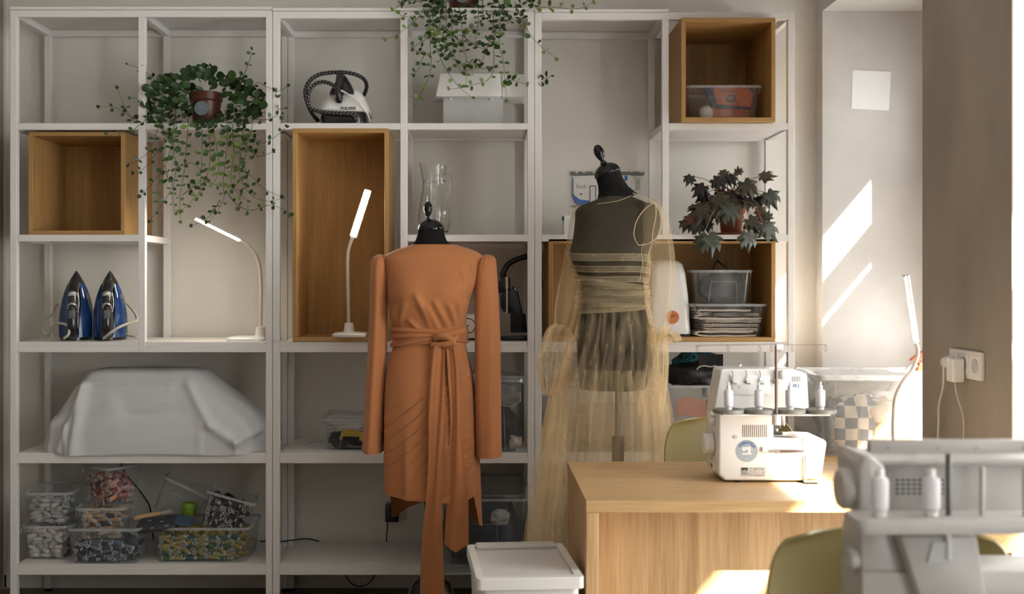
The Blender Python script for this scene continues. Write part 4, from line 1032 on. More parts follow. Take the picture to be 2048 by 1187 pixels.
def fill(t, w, d, h, cols, where, group, n, seed, z0=.004, tap=.012, end=.3, full=None):
    """lay spools against the front of the tub row on row, each turned its own way; the ones behind are one heap"""
    r = random.Random(seed); Mt = Matrix.LocRotScale(t.location, t.rotation_euler, None)
    k = 0; lz = z0+SR; row = 0; full = full or h
    heap = MB()
    while lz < h:
        f = lz/full; wi = w-.012-2*tap*(1-f)-.01
        for ly in range(4):
            x = -wi/2+.004+r.uniform(0, .006)
            while x < wi/2-.012:
                e = r.random() < end
                y0 = -(d-.012)/2+tap*(1-f)
                if e:   # end-on
                    if x+2*SR > wi/2: break
                    xx = x+SR; M = Matrix.Rotation(PI/2+r.uniform(-.3, .3), 4, 'X') @ Matrix.Rotation(r.uniform(-.3, .3), 4, 'Y'); adv = SR*2+.001
                    y = y0+.008+SLN/2
                else:
                    tl = r.uniform(-.65, .65) if row else r.uniform(-.12, .12)
                    M = Matrix.Rotation(PI/2+tl, 4, 'Y'); adv = SLN*math.cos(tl)+.002; xx = x+adv/2
                    if xx+adv/2 > wi/2: break
                    M = Matrix.Rotation(r.uniform(-.4, .4), 4, 'Z') @ M
                    y = y0+.012+SR
                y += ly*.042
                if y > d/2-.03: break
                MM = Matrix.Translation((xx, y, lz+r.uniform(-.002, .004))) @ M
                if ly == 0 and k < n:
                    c = r.choice(cols); spool(c, Mt @ MM, NAMES[c]+' thread spool in '+where, group); k += 1
                elif ly > 0:
                    heap.lathe([(.0085, -SLN/2+.006), (SR, -SLN/2+.0075), (SR, SLN/2-.0075), (.0085, SLN/2-.006)], 8, MM)
                x += adv
        lz += SR*1.75; row += 1
    if heap.v:
        o = heap.build('spool_heap', bpy.data.materials['thread_'+cols[0]], smooth=50); o.matrix_world = Mt
        o['label'] = 'heap of more spools at the back of '+where; o['category'] = 'thread spools'; o['kind'] = 'stuff'
    return k
Z5 = ZL[5]+.0006
G = 'clear plastic tubs of thread'
# white and grey spools, two tubs stacked by the left post
w_ = .19
tA = tub('storage_tub', 'clear tub of white thread spools on the bottom shelf, under another tub', .19, .27, .135, (PX(87, .06), .19, Z5), group=G)
fill(tA, .19, .27, .115, ['white', 'white', 'pale'], 'the lower tub beside the wall-side post', 'white spools', 30, 1, full=.135)
tB = tub('storage_tub', 'clear tub of grey thread spools stacked on the tub of white spools', .195, .27, .13, (PX(91, .06), .195, Z5+.136), group=G)
fill(tB, .195, .27, .10, ['grey', 'grey', 'pale'], 'the upper tub beside the wall-side post', 'grey spools', 26, 2, full=.13)
# navy spools
tC = tub('storage_tub', 'clear tub of navy thread spools at the front of the bottom shelf', .29, .20, .140, (PX(204, -.02), .085, Z5), group=G, m=CLEARB)
fill(tC, .29, .20, .080, ['navy', 'navy', 'blue', 'steel', 'navy'], 'the front tub on the bottom shelf', 'navy spools', 30, 3, full=.14)
# tan spools in a tub set into the navy one
tD = tub('storage_tub', 'clear tub of tan and brown spools set into the tub of navy spools', .20, .15, .130, (PX(202, .05), .10, Z5+.082), (0, 0, .05), group=G, tap=.01)
fill(tD, .20, .15, .118, ['tan', 'brown', 'beige', 'beige', 'brown', 'navy', 'tan'], 'the tub set into the navy one', 'tan and brown spools', 30, 4, full=.13, tap=.01)
# pink and red spools, turned corner-on
tE = tub('storage_tub', 'clear tub of pink and red spools, turned corner-on at the top of the stack', .19, .17, .155, (PX(222, .12), .135, Z5+.2145), (0, 0, -.62), group=G, tap=.008)
fill(tE, .19, .17, .125, ['pink', 'red', 'plum', 'orange', 'rose', 'pink', 'red'], 'the topmost tub of the stack', 'pink and red spools', 30, 5, full=.155, tap=.008)
# the other long side of that corner-on tub
for q in range(9):
    r_ = random.Random(50+q)
    c_ = r_.choice(['rose', 'red', 'pink', 'orange', 'rose'])
    spool(c_, Matrix.LocRotScale(tE.location, tE.rotation_euler, None) @ Matrix.Translation((.072-.004*r_.random(), -.045+.024*(q % 4), .03+.028*(q//4)+.01*r_.random())) @ Matrix.Rotation(PI/2+r_.uniform(-.5, .5), 4, 'X'), NAMES[c_]+' thread spool in the topmost tub of the stack', 'pink and red spools')
# green and yellow
tF = tub('storage_tub', 'long clear tub of yellow and green spools near the middle post', .385, .27, .138, (PX(399, .0), .145, Z5), group=G)
fill(tF, .385, .27, .11, ['yellow', 'lime', 'yellow', 'lime', 'teal', 'green', 'teal'], 'the long tub', 'yellow and green spools', 50, 6, full=.138, end=.22)
# black spools, tilted in the long tub
tG = tub('storage_tub', 'tilted clear tub of black spools resting in the long tub', .20, .19, .14, (PX(440, .08), .14, Z5+.115), (0, math.radians(17), .12), group=G, tap=.01)
fill(tG, .20, .19, .125, ['dark', 'black', 'black'], 'the tilted tub', 'black spools', 44, 7, full=.14, tap=.01, end=.55)
# empty tilted tub
tub('storage_tub', 'empty clear tub tipped to one side behind the grey pouch', .21, .17, .14, (PX(338, .16), .24, Z5+.145), (0, math.radians(27), .12), group=G, tap=.014)
# things between the tubs
POUCH = pm('charcoal_cloth', (.045, .048, .055), .85, var=.2, scale=40)
t = thing('zip_pouch', 'charcoal cloth pouch with small white motifs resting on the tubs', 'pouch', (PX(306, .0), .06, PZ(1058, .0)), (math.radians(14), math.radians(-6), .1))
MB().loft([[(x*k, y*k, z) for x, y in rrect(.155, .11, .02)] for k, z in ((.94, 0), (1, .006), (1, .012), (.94, .018))]).build('pouch', POUCH, t, smooth=40, local=True)
for k, (x, y, s) in enumerate(((-.055, -.047, .012), (-.01, -.05, .010), (.045, -.046, .012), (.02, .0, .010), (-.03, .02, .009))):
    MB().prism([(s*math.cos(a)*(1 if i % 2 else .45)+x, s*math.sin(a)*(.6 if i % 2 else .3)+y) for i, a in enumerate([2*PI*q/8 for q in range(8)])], .0178, .019, 'XY').build('motif', CORE, t, local=True)
t = thing('wooden_handle_brush', 'brush with a rounded pale wood handle lying over the tubs', 'brush', P(290, 1032, .12), (0, math.radians(-12), 0))
HND = wood('pale_wood', 'X', (.62, .42, .22), (.5, .32, .15))
MB().tube([(-.045, 0, 0), (-.042, 0, 0), (-.02, 0, 0), (.03, 0, 0), (.07, 0, 0)], [.004, .0095, .0115, .0105, .008], 14).build('handle', HND, t, smooth=50, local=True)
MB().box(.07, .11, -.012, .012, -.008, .008).build('head', GREY, t, bevel=.003, local=True)
t = thing('lime_cup', 'lime green cup between the tipped tub and the black spools', 'cup', P(376, 1030, .14), (0, .12, 0))
LIME = pm('lime_plastic', (.15, .26, .03), .4, var=.08)
MB().lathe([(.022, 0), (.030, .012), (.031, .03), (.028, .052), (.026, .052), (.028, .03), (.026, .012), (.01, .006)], 28).build('cup', LIME, t, smooth=50, local=True)
MB().lathe([(.031, .0295), (.0325, .031), (.031, .0325)], 28).build('rim_band', LIME, t, smooth=50, local=True)
t = thing('blue_dish', 'small tilted blue-grey dish in front of the lime cup', 'dish', P(368, 1043, .06), (math.radians(24), math.radians(12), 0))
BGR = pm('blue_grey_plastic', (.06, .09, .14), .35, var=.1)
MB().lathe([(.020, 0), (.036, .004), (.037, .006), (.034, .0055), (.018, .002)], 32).build('dish', BGR, t, smooth=50, local=True)
MB().lathe([(.006, -.016), (.006, .001)], 12).build('foot', BGR, t, smooth=50, local=True)

# ------------------------------------------------------------------ tubs elsewhere on the shelves
def rag(name, label, cat, cen, size, m, seed=0, lump=.35, n=22, ex=.72):
    """crumpled cloth: a lumpy closed blob"""
    R = []; cen = Vector(cen)
    for j in range(n+1):
        v = -PI/2+PI*j/n; row = []
        for k in range(36):
            a = 2*PI*k/36; dirv = Vector((math.cos(a)*math.cos(v), math.sin(a)*math.cos(v), math.sin(v)))
            f = 1+lump*noise.noise(dirv*1.7+Vector((seed*7.1, seed, 0)))+lump*.5*noise.noise(dirv*4.5+Vector((seed, 3, seed)))+lump*.22*abs(noise.noise(dirv*9+Vector((2, seed, 1))))
            q = Vector((math.copysign(abs(dirv.x)**ex, dirv.x)*size[0], math.copysign(abs(dirv.y)**ex, dirv.y)*size[1], math.copysign(abs(dirv.z)**ex, dirv.z)*size[2]))*f
            q.x = max(-size[0]*1.05, min(size[0]*1.05, q.x)); q.y = max(-size[1]*1.05, min(size[1]*1.05, q.y)); q.z = max(-size[2]*.98, q.z)
            row.append(q+cen)
        R.append(row)
    o = MB().loft(R).build(name, m, smooth=70, merge=.0004)
    return tag(o, label, cat)
BLKC = pm('black_cloth', (.010, .010, .013), .9, var=.3, scale=30)
NAVC = pm('navy_cloth', (.012, .020, .04), .9, var=.3, scale=30)
WHTC = pm('white_cloth', (.62, .60, .58), .9, var=.08, scale=20)
YELC = pm('yellow_felt', (.55, .40, .015), .9, var=.06)
OLIV = pm('olive_cloth', (.12, .11, .07), .9, var=.2)
# first aid box (top right)
yb = .10; zc = ZL[1]+.001+.0172
tub('storage_tub', 'clear tub holding the orange first aid pouch in the top oak box', .30, .24, .135, (PX(1450, .03), .155, zc), tap=.014)
ORG = pm('orange_cloth', (.50, .13, .045), .8, var=.08); SLATE = pm('slate_cloth', (.06, .07, .10), .8, var=.1)
t = thing('first_aid_pouch', 'orange and slate first aid pouch with a cross emblem inside the clear tub', 'first aid kit', (PX(1460, .06), .10, zc+.003))
E = lambda x, y: (PX(x, .065), PZ(y, .065))
MB().prism([E(1420, 234), E(1500, 234), E(1502, 200), E(1428, 200)], .072, .15).build('body', ORG, t, bevel=.006, smooth=40)
MB().prism([E(1404, 172), E(1424, 170), E(1492, 172), E(1505, 178), E(1500, 218), E(1432, 216), E(1420, 206)], .066, .078).build('backing', SLATE, t, bevel=.003, smooth=40)
MB().prism([E(1424, 170.5), E(1492, 172), E(1507, 188), E(1500, 215), E(1433, 209)], .058, .066).build('flap', ORG, t, bevel=.002, smooth=40)
em = MB().lathe([(.0225, 0), (.0225, .0012)], 32, Matrix.Translation(P(1462, 197, .058)) @ Matrix.Rotation(PI/2, 4, 'X') @ Matrix.Scale(.68, 4, (0, 1, 0))).build('emblem', SLATE, t)
c = P(1462, 197, .0565)
MB().box(c.x-.0125, c.x+.0125, .0560, .0570, c.z-.0035, c.z+.0035).box(c.x-.0042, c.x+.0042, .0560, .0570, c.z-.010, c.z+.010).build('emblem_cross', ORG, em)
text_mesh('lettering', 'HHAMLT', .021, facing(P(1458, 183, .0575)-wloc(t), -.04), SLATE, t)
rag('red_cloth_scrap', 'dark red scrap beside the first aid pouch in the tub', 'cloth', P(1497, 192, .07)+Vector((.006, .0, 0)), (.014, .01, .016), pm('red_cloth', (.25, .03, .03), .9), 3, .3, 12)
o = MB(); t = rag('cotton_ball', 'round white cotton ball in the tub with the first aid pouch', 'cotton ball', (PX(1413, .065), .07, zc+.0315), (.0275, .024, .028), WHTC, 9, .06, 16, 1.0)
# wide oak box: two tubs
zc2 = PZ(690.5, 0)+.0155+.0172
tub('storage_tub', 'lower clear tub of folded cream fabric in the wide oak box', .305, .22, .128, (PX(1462, .03), .14, zc2), tap=.016, lid=False)
for k in range(6):
    FAB = pm('cream_fabric_%d' % k, (.66-.03*(k % 3), .58-.03*(k % 3), .48-.02*(k % 2)), .9, var=.05)
    z = zc2+.006+k*.0170; x0, x1 = PX(1402+rnd.uniform(0, 6), .05), PX(1520+rnd.uniform(-10, 4), .05); sg = MB()
    pth = [(x1, z), (x0+.006, z), (x0, z+.0045), (x0+.006, z+.009), (x1-rnd.uniform(0, .02), z+.0085+rnd.uniform(0, .002))]
    pth = [(p_.x, p_.z) for p_ in spline([(a, 0, b) for a, b in pth], 5)]
    rows = [[(x, y, zz_+.0015*math.sin(x*60+k)) for x, zz_ in pth] for y in (.050, .075, .11, .15, .21)]
    tag(sg.grid(rows).build('folded_fabric', FAB, smooth=60, thick=.0062), 'folded cream fabric length in the lower tub of the wide oak box', 'fabric', 'folded cream fabrics')
tub('storage_tub', 'upper clear tub of black cords standing on the tub of folded fabric', .235, .20, .132, (PX(1448, .04), .14, zc2+.1295), tap=.012, m=CLEARB)
rag('black_webbing', 'bundle of dark webbing inside the upper tub of the wide oak box', 'webbing', (PX(1448, .1), .14, zc2+.1295+.062), (.088, .072, .056), pm('dark_grey_cloth', (.045, .047, .05), .9, var=.3, scale=40), 5, .22)
cord('black_strap', 'black strap sticking up out of the upper tub', [P(1428, 540, .12), P(1434, 522, .12), P(1440, 526, .11), P(1452, 535, .10), P(1458, 545, .10)], .004)
# yellow tub in the middle unit
tub('storage_tub', 'clear lidded tub with yellow felt and black scraps, half behind the terracotta sleeve', .27, .22, .125, (PX(712, .06), .16, ZL[4]+.0006), lid=True, tap=.012)
z4 = ZL[4]+.004
rag('black_scrap', 'black cloth scrap at the bottom of the yellow felt tub', 'cloth', (PX(705, .1), .14, z4+.032), (.095, .075, .030), BLKC, 11, .3)
t = tag(MB().prism([(PX(678, .07), PZ(878, .07)), (PX(735, .07), PZ(882, .07)), (PX(735, .07), PZ(866, .07)), (PX(704, .07), PZ(858, .07)), (PX(686, .07), PZ(857, .07))], .066, .074).build('yellow_felt', YELC, bevel=.002), 'bright yellow felt sheet inside the lidded tub', 'felt')
rag('white_scrap', 'off-white cloth scrap on top in the yellow felt tub', 'cloth', (PX(690, .1), .15, z4+.092), (.075, .06, .020), WHTC, 12, .35)
rag('olive_scrap', 'olive cloth scrap under the yellow felt', 'cloth', (PX(718, .07), .082, z4+.018), (.05, .012, .012), OLIV, 13, .25)
# tall tub behind the terracotta sleeve
tub('storage_tub', 'tall clear lidded tub of dark cloth between the sleeve and the tulle cuff', .262, .33, .285, (PX(979, -.02), .155, ZL[4]+.0006), lid=True, tap=.02, m=CLEARB)
rag('dark_cloth', 'dark cloth filling the tall tub', 'cloth', (PX(984, .05), .16, z4+.085), (.098, .13, .082), BLKC, 21, .2)
rag('white_cotton_wad', 'wad of white cotton low in the tall tub', 'cotton', (PX(1032, .0), .028, z4+.032), (.024, .014, .024), WHTC, 22, .5, 22, 1.0)
rag('pale_gauze', 'pale grey gauze on top in the tall tub', 'gauze', (PX(990, .05), .16, z4+.205), (.10, .13, .040), pm('pale_gauze', (.36, .34, .34), .9, var=.2), 23, .35)
for k in range(5):                        # folded papers stacked behind the dress
    tag(MB().box(PX(925-k % 2*3, .12), PX(952-k % 2*2, .12), .12, .30, ZL[4]+.2+k*.02*1.0, ZL[4]+.2+k*.02+.018).build('folded_paper', WHTC, bevel=.003), 'folded pale cloth in the stack right behind the terracotta dress', 'cloth', 'folded cloths behind the dress')
t = thing('cardboard_box', 'small box under the folded cloths behind the terracotta dress', 'box', (PX(935, .12), .2, ZL[4]+.0006))
MB().box(PX(905, .12), PX(940, .12), .12, .30, ZL[4]+.0006, ZL[4]+.199).build('carton', pm('kraft', (.35, .25, .16), .8), t, bevel=.002)
MB().box(PX(905, .12)-.001, PX(940, .12)+.001, .119, .301, ZL[4]+.17, ZL[4]+.1995).build('lid', pm('kraft_lid', (.36, .26, .17), .8), t, bevel=.001)
# big tub on the bottom shelf
tub('storage_tub', 'big clear lidded tub of navy cloth on the bottom shelf behind the white bin', .40, .56, .285, (PX(949, -.08), .115, Z5), lid=True, tap=.022, m=CLEARB)
rag('navy_cloth', 'navy cloth filling the big tub on the bottom shelf', 'cloth', (PX(962, -.05), .12, Z5+.12), (.155, .235, .112), NAVC, 31, .14)
rag('white_bag', 'crumpled translucent bag showing at the front of the big navy tub', 'bag', (PX(1000, -.13), -.118, Z5+.205), (.034, .012, .028), pm('greyish_film', (.38, .38, .38), .5), 32, .55, 22, 1.05)
# tub by the desk with clothes, jacket on top
z4b = ZL[4]+.0006
tub('storage_tub', 'wide clear tub of clothes under the quilted jacket', .60, .34, .263, (PX(1275, .0), .155, z4b), tap=.02, m=CLEARB)
rag('clothes_bundle', 'bundle of grey and beige clothes inside the wide tub', 'clothes', (PX(1250, .06), .16, z4b+.09), (.20, .13, .085), pm('grey_beige_cloth', (.30, .25, .20), .9, var=.3, scale=8), 41, .2)
CORAL = pm('coral_denim', (.55, .24, .16), .85, var=.08, scale=30)
t = tag(MB().grid([[P(x, y+2.5*math.sin(x*.1+y*.03), .012-.004*math.sin(x*.08)) for x in range(1352, 1416, 4)] for y in range(796, 836, 4)]).build('coral_denim_piece', CORAL, smooth=60, thick=.004), 'coral denim piece with a frayed edge pressed against the tub wall', 'cloth')
rag('cream_scrap', 'cream cloth scrap beside the coral denim in the wide tub', 'cloth', (PX(1425, .02), .04, PZ(815, .02)), (.02, .014, .035), pm('cream_cloth', (.55, .48, .34), .9), 42, .3)
rag('white_bundle', 'white crumpled cloth at the top corner of the wide tub', 'cloth', (PX(1424, .03), .06, PZ(782, .03)), (.03, .03, .028), WHTC, 43, .3)
# quilted jacket: lumpy blob with stitched quilting
QUILT = pm('black_quilting', (.016, .016, .018), .5, var=.2, scale=20)
t = thing('quilted_jacket', 'black quilted jacket heaped on the wide clear tub', 'jacket', (PX(1396, .05), .1, z4b+.263))
R = []
for j in range(23):
    v = -PI/2+PI*j/22; row = []
    for k in range(64):
        a = 2*PI*k/64; dv = Vector((math.cos(a)*math.cos(v), math.sin(a)*math.cos(v), math.sin(v)))
        f = 1+.22*noise.noise(dv*2.1+Vector((4, 1, 2)))
        q = Vector((dv.x*.125, dv.y*.12, math.copysign(abs(dv.z)**.7, dv.z)*.048))*f
        u, w2 = (q.x+q.z*.8)*PI/.035, (q.x-q.z*.8)*PI/.035
        q += dv*.006*min(abs(math.sin(u)), abs(math.sin(w2)))
        row.append(q+Vector((PX(1396, .05), .12, z4b+.263+.034)))
    R.append(row)
MB().loft(R).build('quilted_body', QUILT, t, smooth=60, merge=.0004)
MB().tube(spline([P(1392, 762, .012), P(1393, 745, .010), P(1396, 735, .010), P(1408, 731, .008), P(1422, 733, .004), P(1432, 730, .0)], 8), .0022, 8).build('pale_piping', WHTC, t, smooth=60)
MB().grid([[P(x, y, -.002+.01*math.sin(x*.05)) for x in range(1398, 1450, 6)] for y in (708, 714, 720, 726, 731)]).build('lapel', BLKC, t, smooth=60, thick=.004)
TEALP, nt, b = nodes('teal_rings_print'); N_ = nt.nodes; L_ = nt.links
tc = N_.new('ShaderNodeTexCoord'); vo = N_.new('ShaderNodeTexVoronoi'); vo.inputs['Scale'].default_value = 48; L_.new(tc.outputs['Object'], vo.inputs[0])
rp = N_.new('ShaderNodeValToRGB'); e = rp.color_ramp; e.interpolation = 'CONSTANT'; e.elements[0].color = (.01, .012, .02, 1)
for pos, cl in ((.18, (.03, .22, .28, 1)), (.36, (.01, .012, .02, 1)), (.46, (.04, .26, .32, 1))):
    el = e.elements.new(pos); el.color = cl
e.elements[-1].position = .62; e.elements[-1].color = (.008, .01, .015, 1)
L_.new(vo.outputs['Distance'], rp.inputs[0]); L_.new(rp.outputs[0], b.inputs['Base Color']); b.inputs['Roughness'].default_value = .7
rag('teal_print_fabric', 'teal fabric with dark ring print tucked behind the quilted jacket', 'fabric', (PX(1396, .1), .17, z4b+.263+.062), (.092, .06, .055), TEALP, 44, .25)
# tub seen through the tulle skirt
tub('storage_tub', 'clear lidded tub behind the tulle skirt on the lowest shelf', .36, .34, .26, (PX(1180, .05), .19, Z5), lid=True, tap=.018)
rag('grey_cloth', 'grey cloth in the tub behind the tulle skirt', 'cloth', (PX(1180, .1), .19, Z5+.09), (.14, .12, .08), pm('mid_grey_cloth', (.22, .21, .2), .9, var=.2), 45, .2)
# ------------------------------------------------------------------ plants
def leaf_mesh(name, m, w=.5, cup=.12, nseg=6):
    """round-ovate leaf, stalk at the origin, tip along +Y, length 1"""
    out = [(.10, .06), (.30, .18), (.46, .42), (.46, .66), (.28, .90), (0, 1.0)]
    mb = MB(); vs = [(0, 0, 0), (0, .35, -cup*.6), (0, .68, -cup*.5)]+[(x*w*2, y, cup*abs(x)) for x, y in out[:-1]]+[(0, 1, -.04)]+[(-x*w*2, y, cup*abs(x)) for x, y in reversed(out[:-1])]
    # 0 base, 1 mid, 2 upper, 3..7 right, 8 tip, 9..13 left
    fs = [(0, 3, 4, 1), (1, 4, 5), (1, 5, 6, 2), (2, 6, 7), (2, 7, 8), (2, 8, 9), (2, 9, 10), (1, 2, 10, 11), (1, 11, 12), (0, 1, 12, 13)]
    return mb.add(vs, fs).mesh(name, m, 80)
def gleaf(name, c, rough=.45):
    m = pm(name, c, rough, var=.25, scale=3)
    b = m.node_tree.nodes['Principled BSDF']; b.inputs['Subsurface Weight'].default_value = 0
    return m
LD = gleaf('leaf_dark', (.022, .058, .010), .38); LM = gleaf('leaf_mid', (.045, .105, .018), .4); LT = gleaf('leaf_tip', (.13, .20, .04), .5)
LEAVES = [[leaf_mesh('leaf', m, w, c) for w, c in ((.5, .15), (.42, .25), (.36, .1))] for m in (LD, LM, LT)]
STEM = pm('vine_stem', (.075, .065, .025), .7, var=.2); STEM2 = pm('vine_stem_red', (.10, .05, .03), .7, var=.2)
TERRAP = pm('terracotta_pot', (.30, .085, .035), .6, var=.12, scale=9)
DPOT = pm('oxblood_pot', (.085, .018, .010), .4, var=.12, scale=9)
SOIL = pm('soil', (.03, .02, .012), .95, var=.3, scale=60, bump=.5)
def orient(d, up=Vector((0, -1, .35)), roll=0):
    y = d.normalized(); z = (up-y*up.dot(y)); z = z.normalized() if z.length > 1e-4 else y.orthogonal().normalized(); x = y.cross(z)
    M = Matrix((x, y, z)).transposed().to_4x4()
    return M @ Matrix.Rotation(roll, 4, 'Y')
class Trailer:
    def __init__(s, name, label, loc, seed, cap=296):
        s.t = thing(name, label, 'plant', loc, group=None); s.n = 0; s.r = random.Random(seed); s.cap = cap; s.extra = MB(); s.loc = Vector(loc); s.crown = 1; s.ccap = 80
    def leaf(s, p, d, size, shade):
        me = s.r.choice(LEAVES[shade]); M = Matrix.Translation(p-s.loc) @ orient(d, Vector((s.r.uniform(-.6, .6), -1, s.r.uniform(.1, .9))), s.r.uniform(-.5, .5)) @ Matrix.Scale(size, 4)
        if s.n < s.cap and (s.crown == 0 or s.n < s.ccap): inst('leaf', me, s.t, M); s.n += 1
        else: s.extra.add([v.co for v in me.vertices], [tuple(f.vertices) for f in me.polygons], M)
    def vine(s, pts, big=.026, small=.013, step=.024, r0=.0016, bare=.15, tipc=True):
        """pts: (px, py, Y)"""
        c = spline([P(*q) for q in pts], 8); L = 0; tot = sum((c[i+1]-c[i]).length for i in range(len(c)-1)); acc = s.r.uniform(0, step)
        MB().tube(c, [lerp(r0, r0*.45, i/len(c)) for i in range(len(c))], 5).build('vine', STEM if s.r.random() < .6 else STEM2, s.t, smooth=80)
        sd = 1
        for i in range(1, len(c)):
            l = (c[i]-c[i-1]).length; L += l; acc += l; f = L/tot
            if acc > step*lerp(.8, 1.5, f) and f > bare and f < .97:
                acc = 0; ta = (c[i]-c[i-1]).normalized(); lat = ta.cross(Vector((0, 1, 0)))
                lat = lat.normalized() if lat.length > .01 else Vector((1, 0, 0))
                sh = 0 if f < .35 else (1 if s.r.random() < .8-f*.5 else 2)
                if f > .8: sh = 2
                sz = lerp(big, small, f)*s.r.uniform(.75, 1.2)
                for q in ((1, -1) if s.r.random() < .72 else (sd,)):
                    d = lat*q*s.r.uniform(.7, 1.1)+ta*s.r.uniform(-.1, .7)+Vector((0, -s.r.uniform(0, .9), s.r.uniform(-.35, .15)))
                    s.leaf(c[i]+d.normalized()*.003, d, sz, sh)
                sd = -sd
        if tipc:
            ta = (c[-1]-c[-3]).normalized()
            for q in range(3):
                d = ta+Vector((s.r.uniform(-.9, .9), s.r.uniform(-.6, .2), s.r.uniform(-.7, .7)))
                s.leaf(c[-1], d, small*s.r.uniform(.6, .95), 2)
    def done(s):
        if s.extra.v:
            o = s.extra.build('foliage', LD, s.t, local=True, smooth=80); o['kind'] = 'stuff'
# --- plant on the upper shelf of the first unit
T = Trailer('trailing_plant', 'trailing plant with round green leaves in an oxblood pot above the bent lamp', (PX(412, .12), .12, ZL[1]+.0005), 21, 298)
t = T.t; s_ = (.12-CAMY)/F
MB().lathe([(.044, 0), (.050, .006), (.060, .10), (.066, .105), (.067, .135), (.062, .137), (.058, .12), (.02, .118)], 36).build('pot', DPOT, t, smooth=40, local=True)
STK = pm('pot_sticker', (.15, .185, .22), .5, var=.05)
MB().lathe([(.0285, 0), (.0285, .0012)], 32, Matrix.Translation((-.003, -.0605, .067)) @ Matrix.Rotation(PI/2-.09, 4, 'X')).build('sticker', STK, t, local=True)
text_mesh('lettering', '24', .014, facing(Vector((-.006, -.0625, .072))), CORE, t)
MB().lathe([(.06, .118), (.03, .122), (.005, .123)], 24).build('soil', SOIL, t, smooth=50, local=True)
r = T.r
for k in range(250):                                         # dense crown, leaving the pot front open
    for _ in range(40):
        x = r.uniform(292, 520); y = 142+((x-405)/118)**2*46+abs(r.gauss(0, 36)); Y = r.uniform(-.04, .18)
        if 386 < x < 436 and y > 184 and Y < .14: continue
        if y < 250: break
    p = P(x, y, Y); d = Vector((x-412, 0, (190-y)*.5)).normalized()+Vector((r.uniform(-.5, .5), r.uniform(-.9, .2), r.uniform(-.4, .6)))
    T.leaf(p, d, r.uniform(.028, .040), 0 if r.random() < .7 else 1)
T.crown = 0
V1 = [[(340, 190), (325, 240), (330, 300), (318, 360), (312, 400)], [(350, 200), (352, 260), (346, 300), (352, 330), (346, 390), (350, 425)], [(375, 195), (376, 250), (372, 300), (368, 345), (360, 395), (362, 440)],
      [(395, 235), (404, 260), (404, 300), (402, 350), (400, 385)], [(415, 236), (418, 270), (420, 310), (416, 345), (398, 385), (380, 405), (363, 420)], [(430, 236), (428, 262), (436, 310), (436, 345), (424, 370)],
      [(450, 220), (455, 265), (452, 310), (446, 365), (448, 395), (436, 420), (420, 440)], [(470, 215), (465, 265), (468, 310), (462, 350), (470, 380), (495, 400)], [(480, 215), (486, 270), (480, 320), (478, 345), (490, 375), (510, 395), (540, 402), (562, 396)],
      [(500, 210), (505, 245), (495, 290), (490, 335), (500, 380)], [(340, 190), (318, 215), (285, 245), (255, 265), (215, 270)], [(345, 185), (320, 190), (285, 196), (262, 196)], [(350, 180), (318, 165), (285, 140), (256, 129)],
      [(340, 200), (305, 225), (275, 240), (235, 217), (200, 213)], [(350, 210), (310, 235), (290, 250), (262, 235), (235, 178)], [(345, 215), (320, 250), (300, 300), (275, 320), (258, 327)], [(345, 215), (330, 280), (310, 310), (290, 335), (268, 345)],
      [(480, 190), (500, 180), (515, 165), (530, 172), (545, 178)], [(500, 195), (520, 198), (545, 190), (574, 173)], [(500, 215), (520, 225), (545, 220), (568, 217)], [(500, 235), (525, 240), (545, 235), (565, 228)],
      [(495, 260), (520, 285), (548, 275), (572, 254)], [(490, 290), (515, 312), (535, 308), (545, 302)], [(480, 170), (492, 140), (500, 118), (503, 100)], [(412, 165), (414, 150), (417, 136), (420, 130)],
      [(350, 230), (345, 280), (330, 330), (305, 365), (282, 390)], [(330, 330), (335, 355), (345, 370), (330, 400), (300, 440)], [(470, 330), (500, 350), (525, 375), (560, 392)], [(452, 380), (470, 405), (500, 420), (540, 410), (570, 420), (580, 427)], [(365, 390), (390, 370), (400, 360), (440, 372), (480, 380)],
      [(440, 400), (425, 425), (410, 440), (385, 450)], [(345, 340), (380, 325), (400, 340)]]
for k, q in enumerate(V1):
    ys = -.035-.03*r.random()
    pts = [(x, y, lerp(.03, ys, min(1, i/1.0)) if y > 228 else lerp(.10, .02, i/len(q))) for i, (x, y) in enumerate(q)]
    if q[-1][1] < 225: pts = [(x, y, lerp(.06, -.04, i/len(q))) for i, (x, y) in enumerate(q)]
    T.vine(pts, big=.033 if k < 10 else .025, small=.017, step=.027 if k < 10 else .036, bare=.03 if k < 10 else .2)
T.done()
# --- plant on top of the middle unit
zt = PZ(22.5, 0)+.0128
T = Trailer('trailing_plant', 'trailing plant hanging down over the top of the middle shelving unit', (PX(925, .12), .12, zt), 33, 298)
t = T.t; r = T.r
MB().lathe([(.044, 0), (.050, .006), (.060, .10), (.066, .105), (.067, .135), (.062, .137), (.058, .12), (.02, .118)], 36).build('pot', DPOT, t, smooth=40, local=True)
MB().lathe([(.0285, 0), (.0285, .0012)], 32, Matrix.Translation((.0, -.0603, .063)) @ Matrix.Rotation(PI/2-.09, 4, 'X')).build('sticker', STK, t, local=True)
MB().lathe([(.06, .118), (.03, .122), (.005, .123)], 24).build('soil', SOIL, t, smooth=50, local=True)
for k in range(95):
    for _ in range(40):
        x = r.uniform(838, 1038); y = r.uniform(-70, 18); Y = r.uniform(-.03, .18)
        if 890 < x < 950 and y > -30 and Y < .12: continue
        break
    T.leaf(P(x, y, Y), Vector((r.uniform(-1, 1), r.uniform(-.9, .2), r.uniform(-.7, .5))), r.uniform(.024, .034), 0 if r.random() < .55 else 1)
T.crown = 0
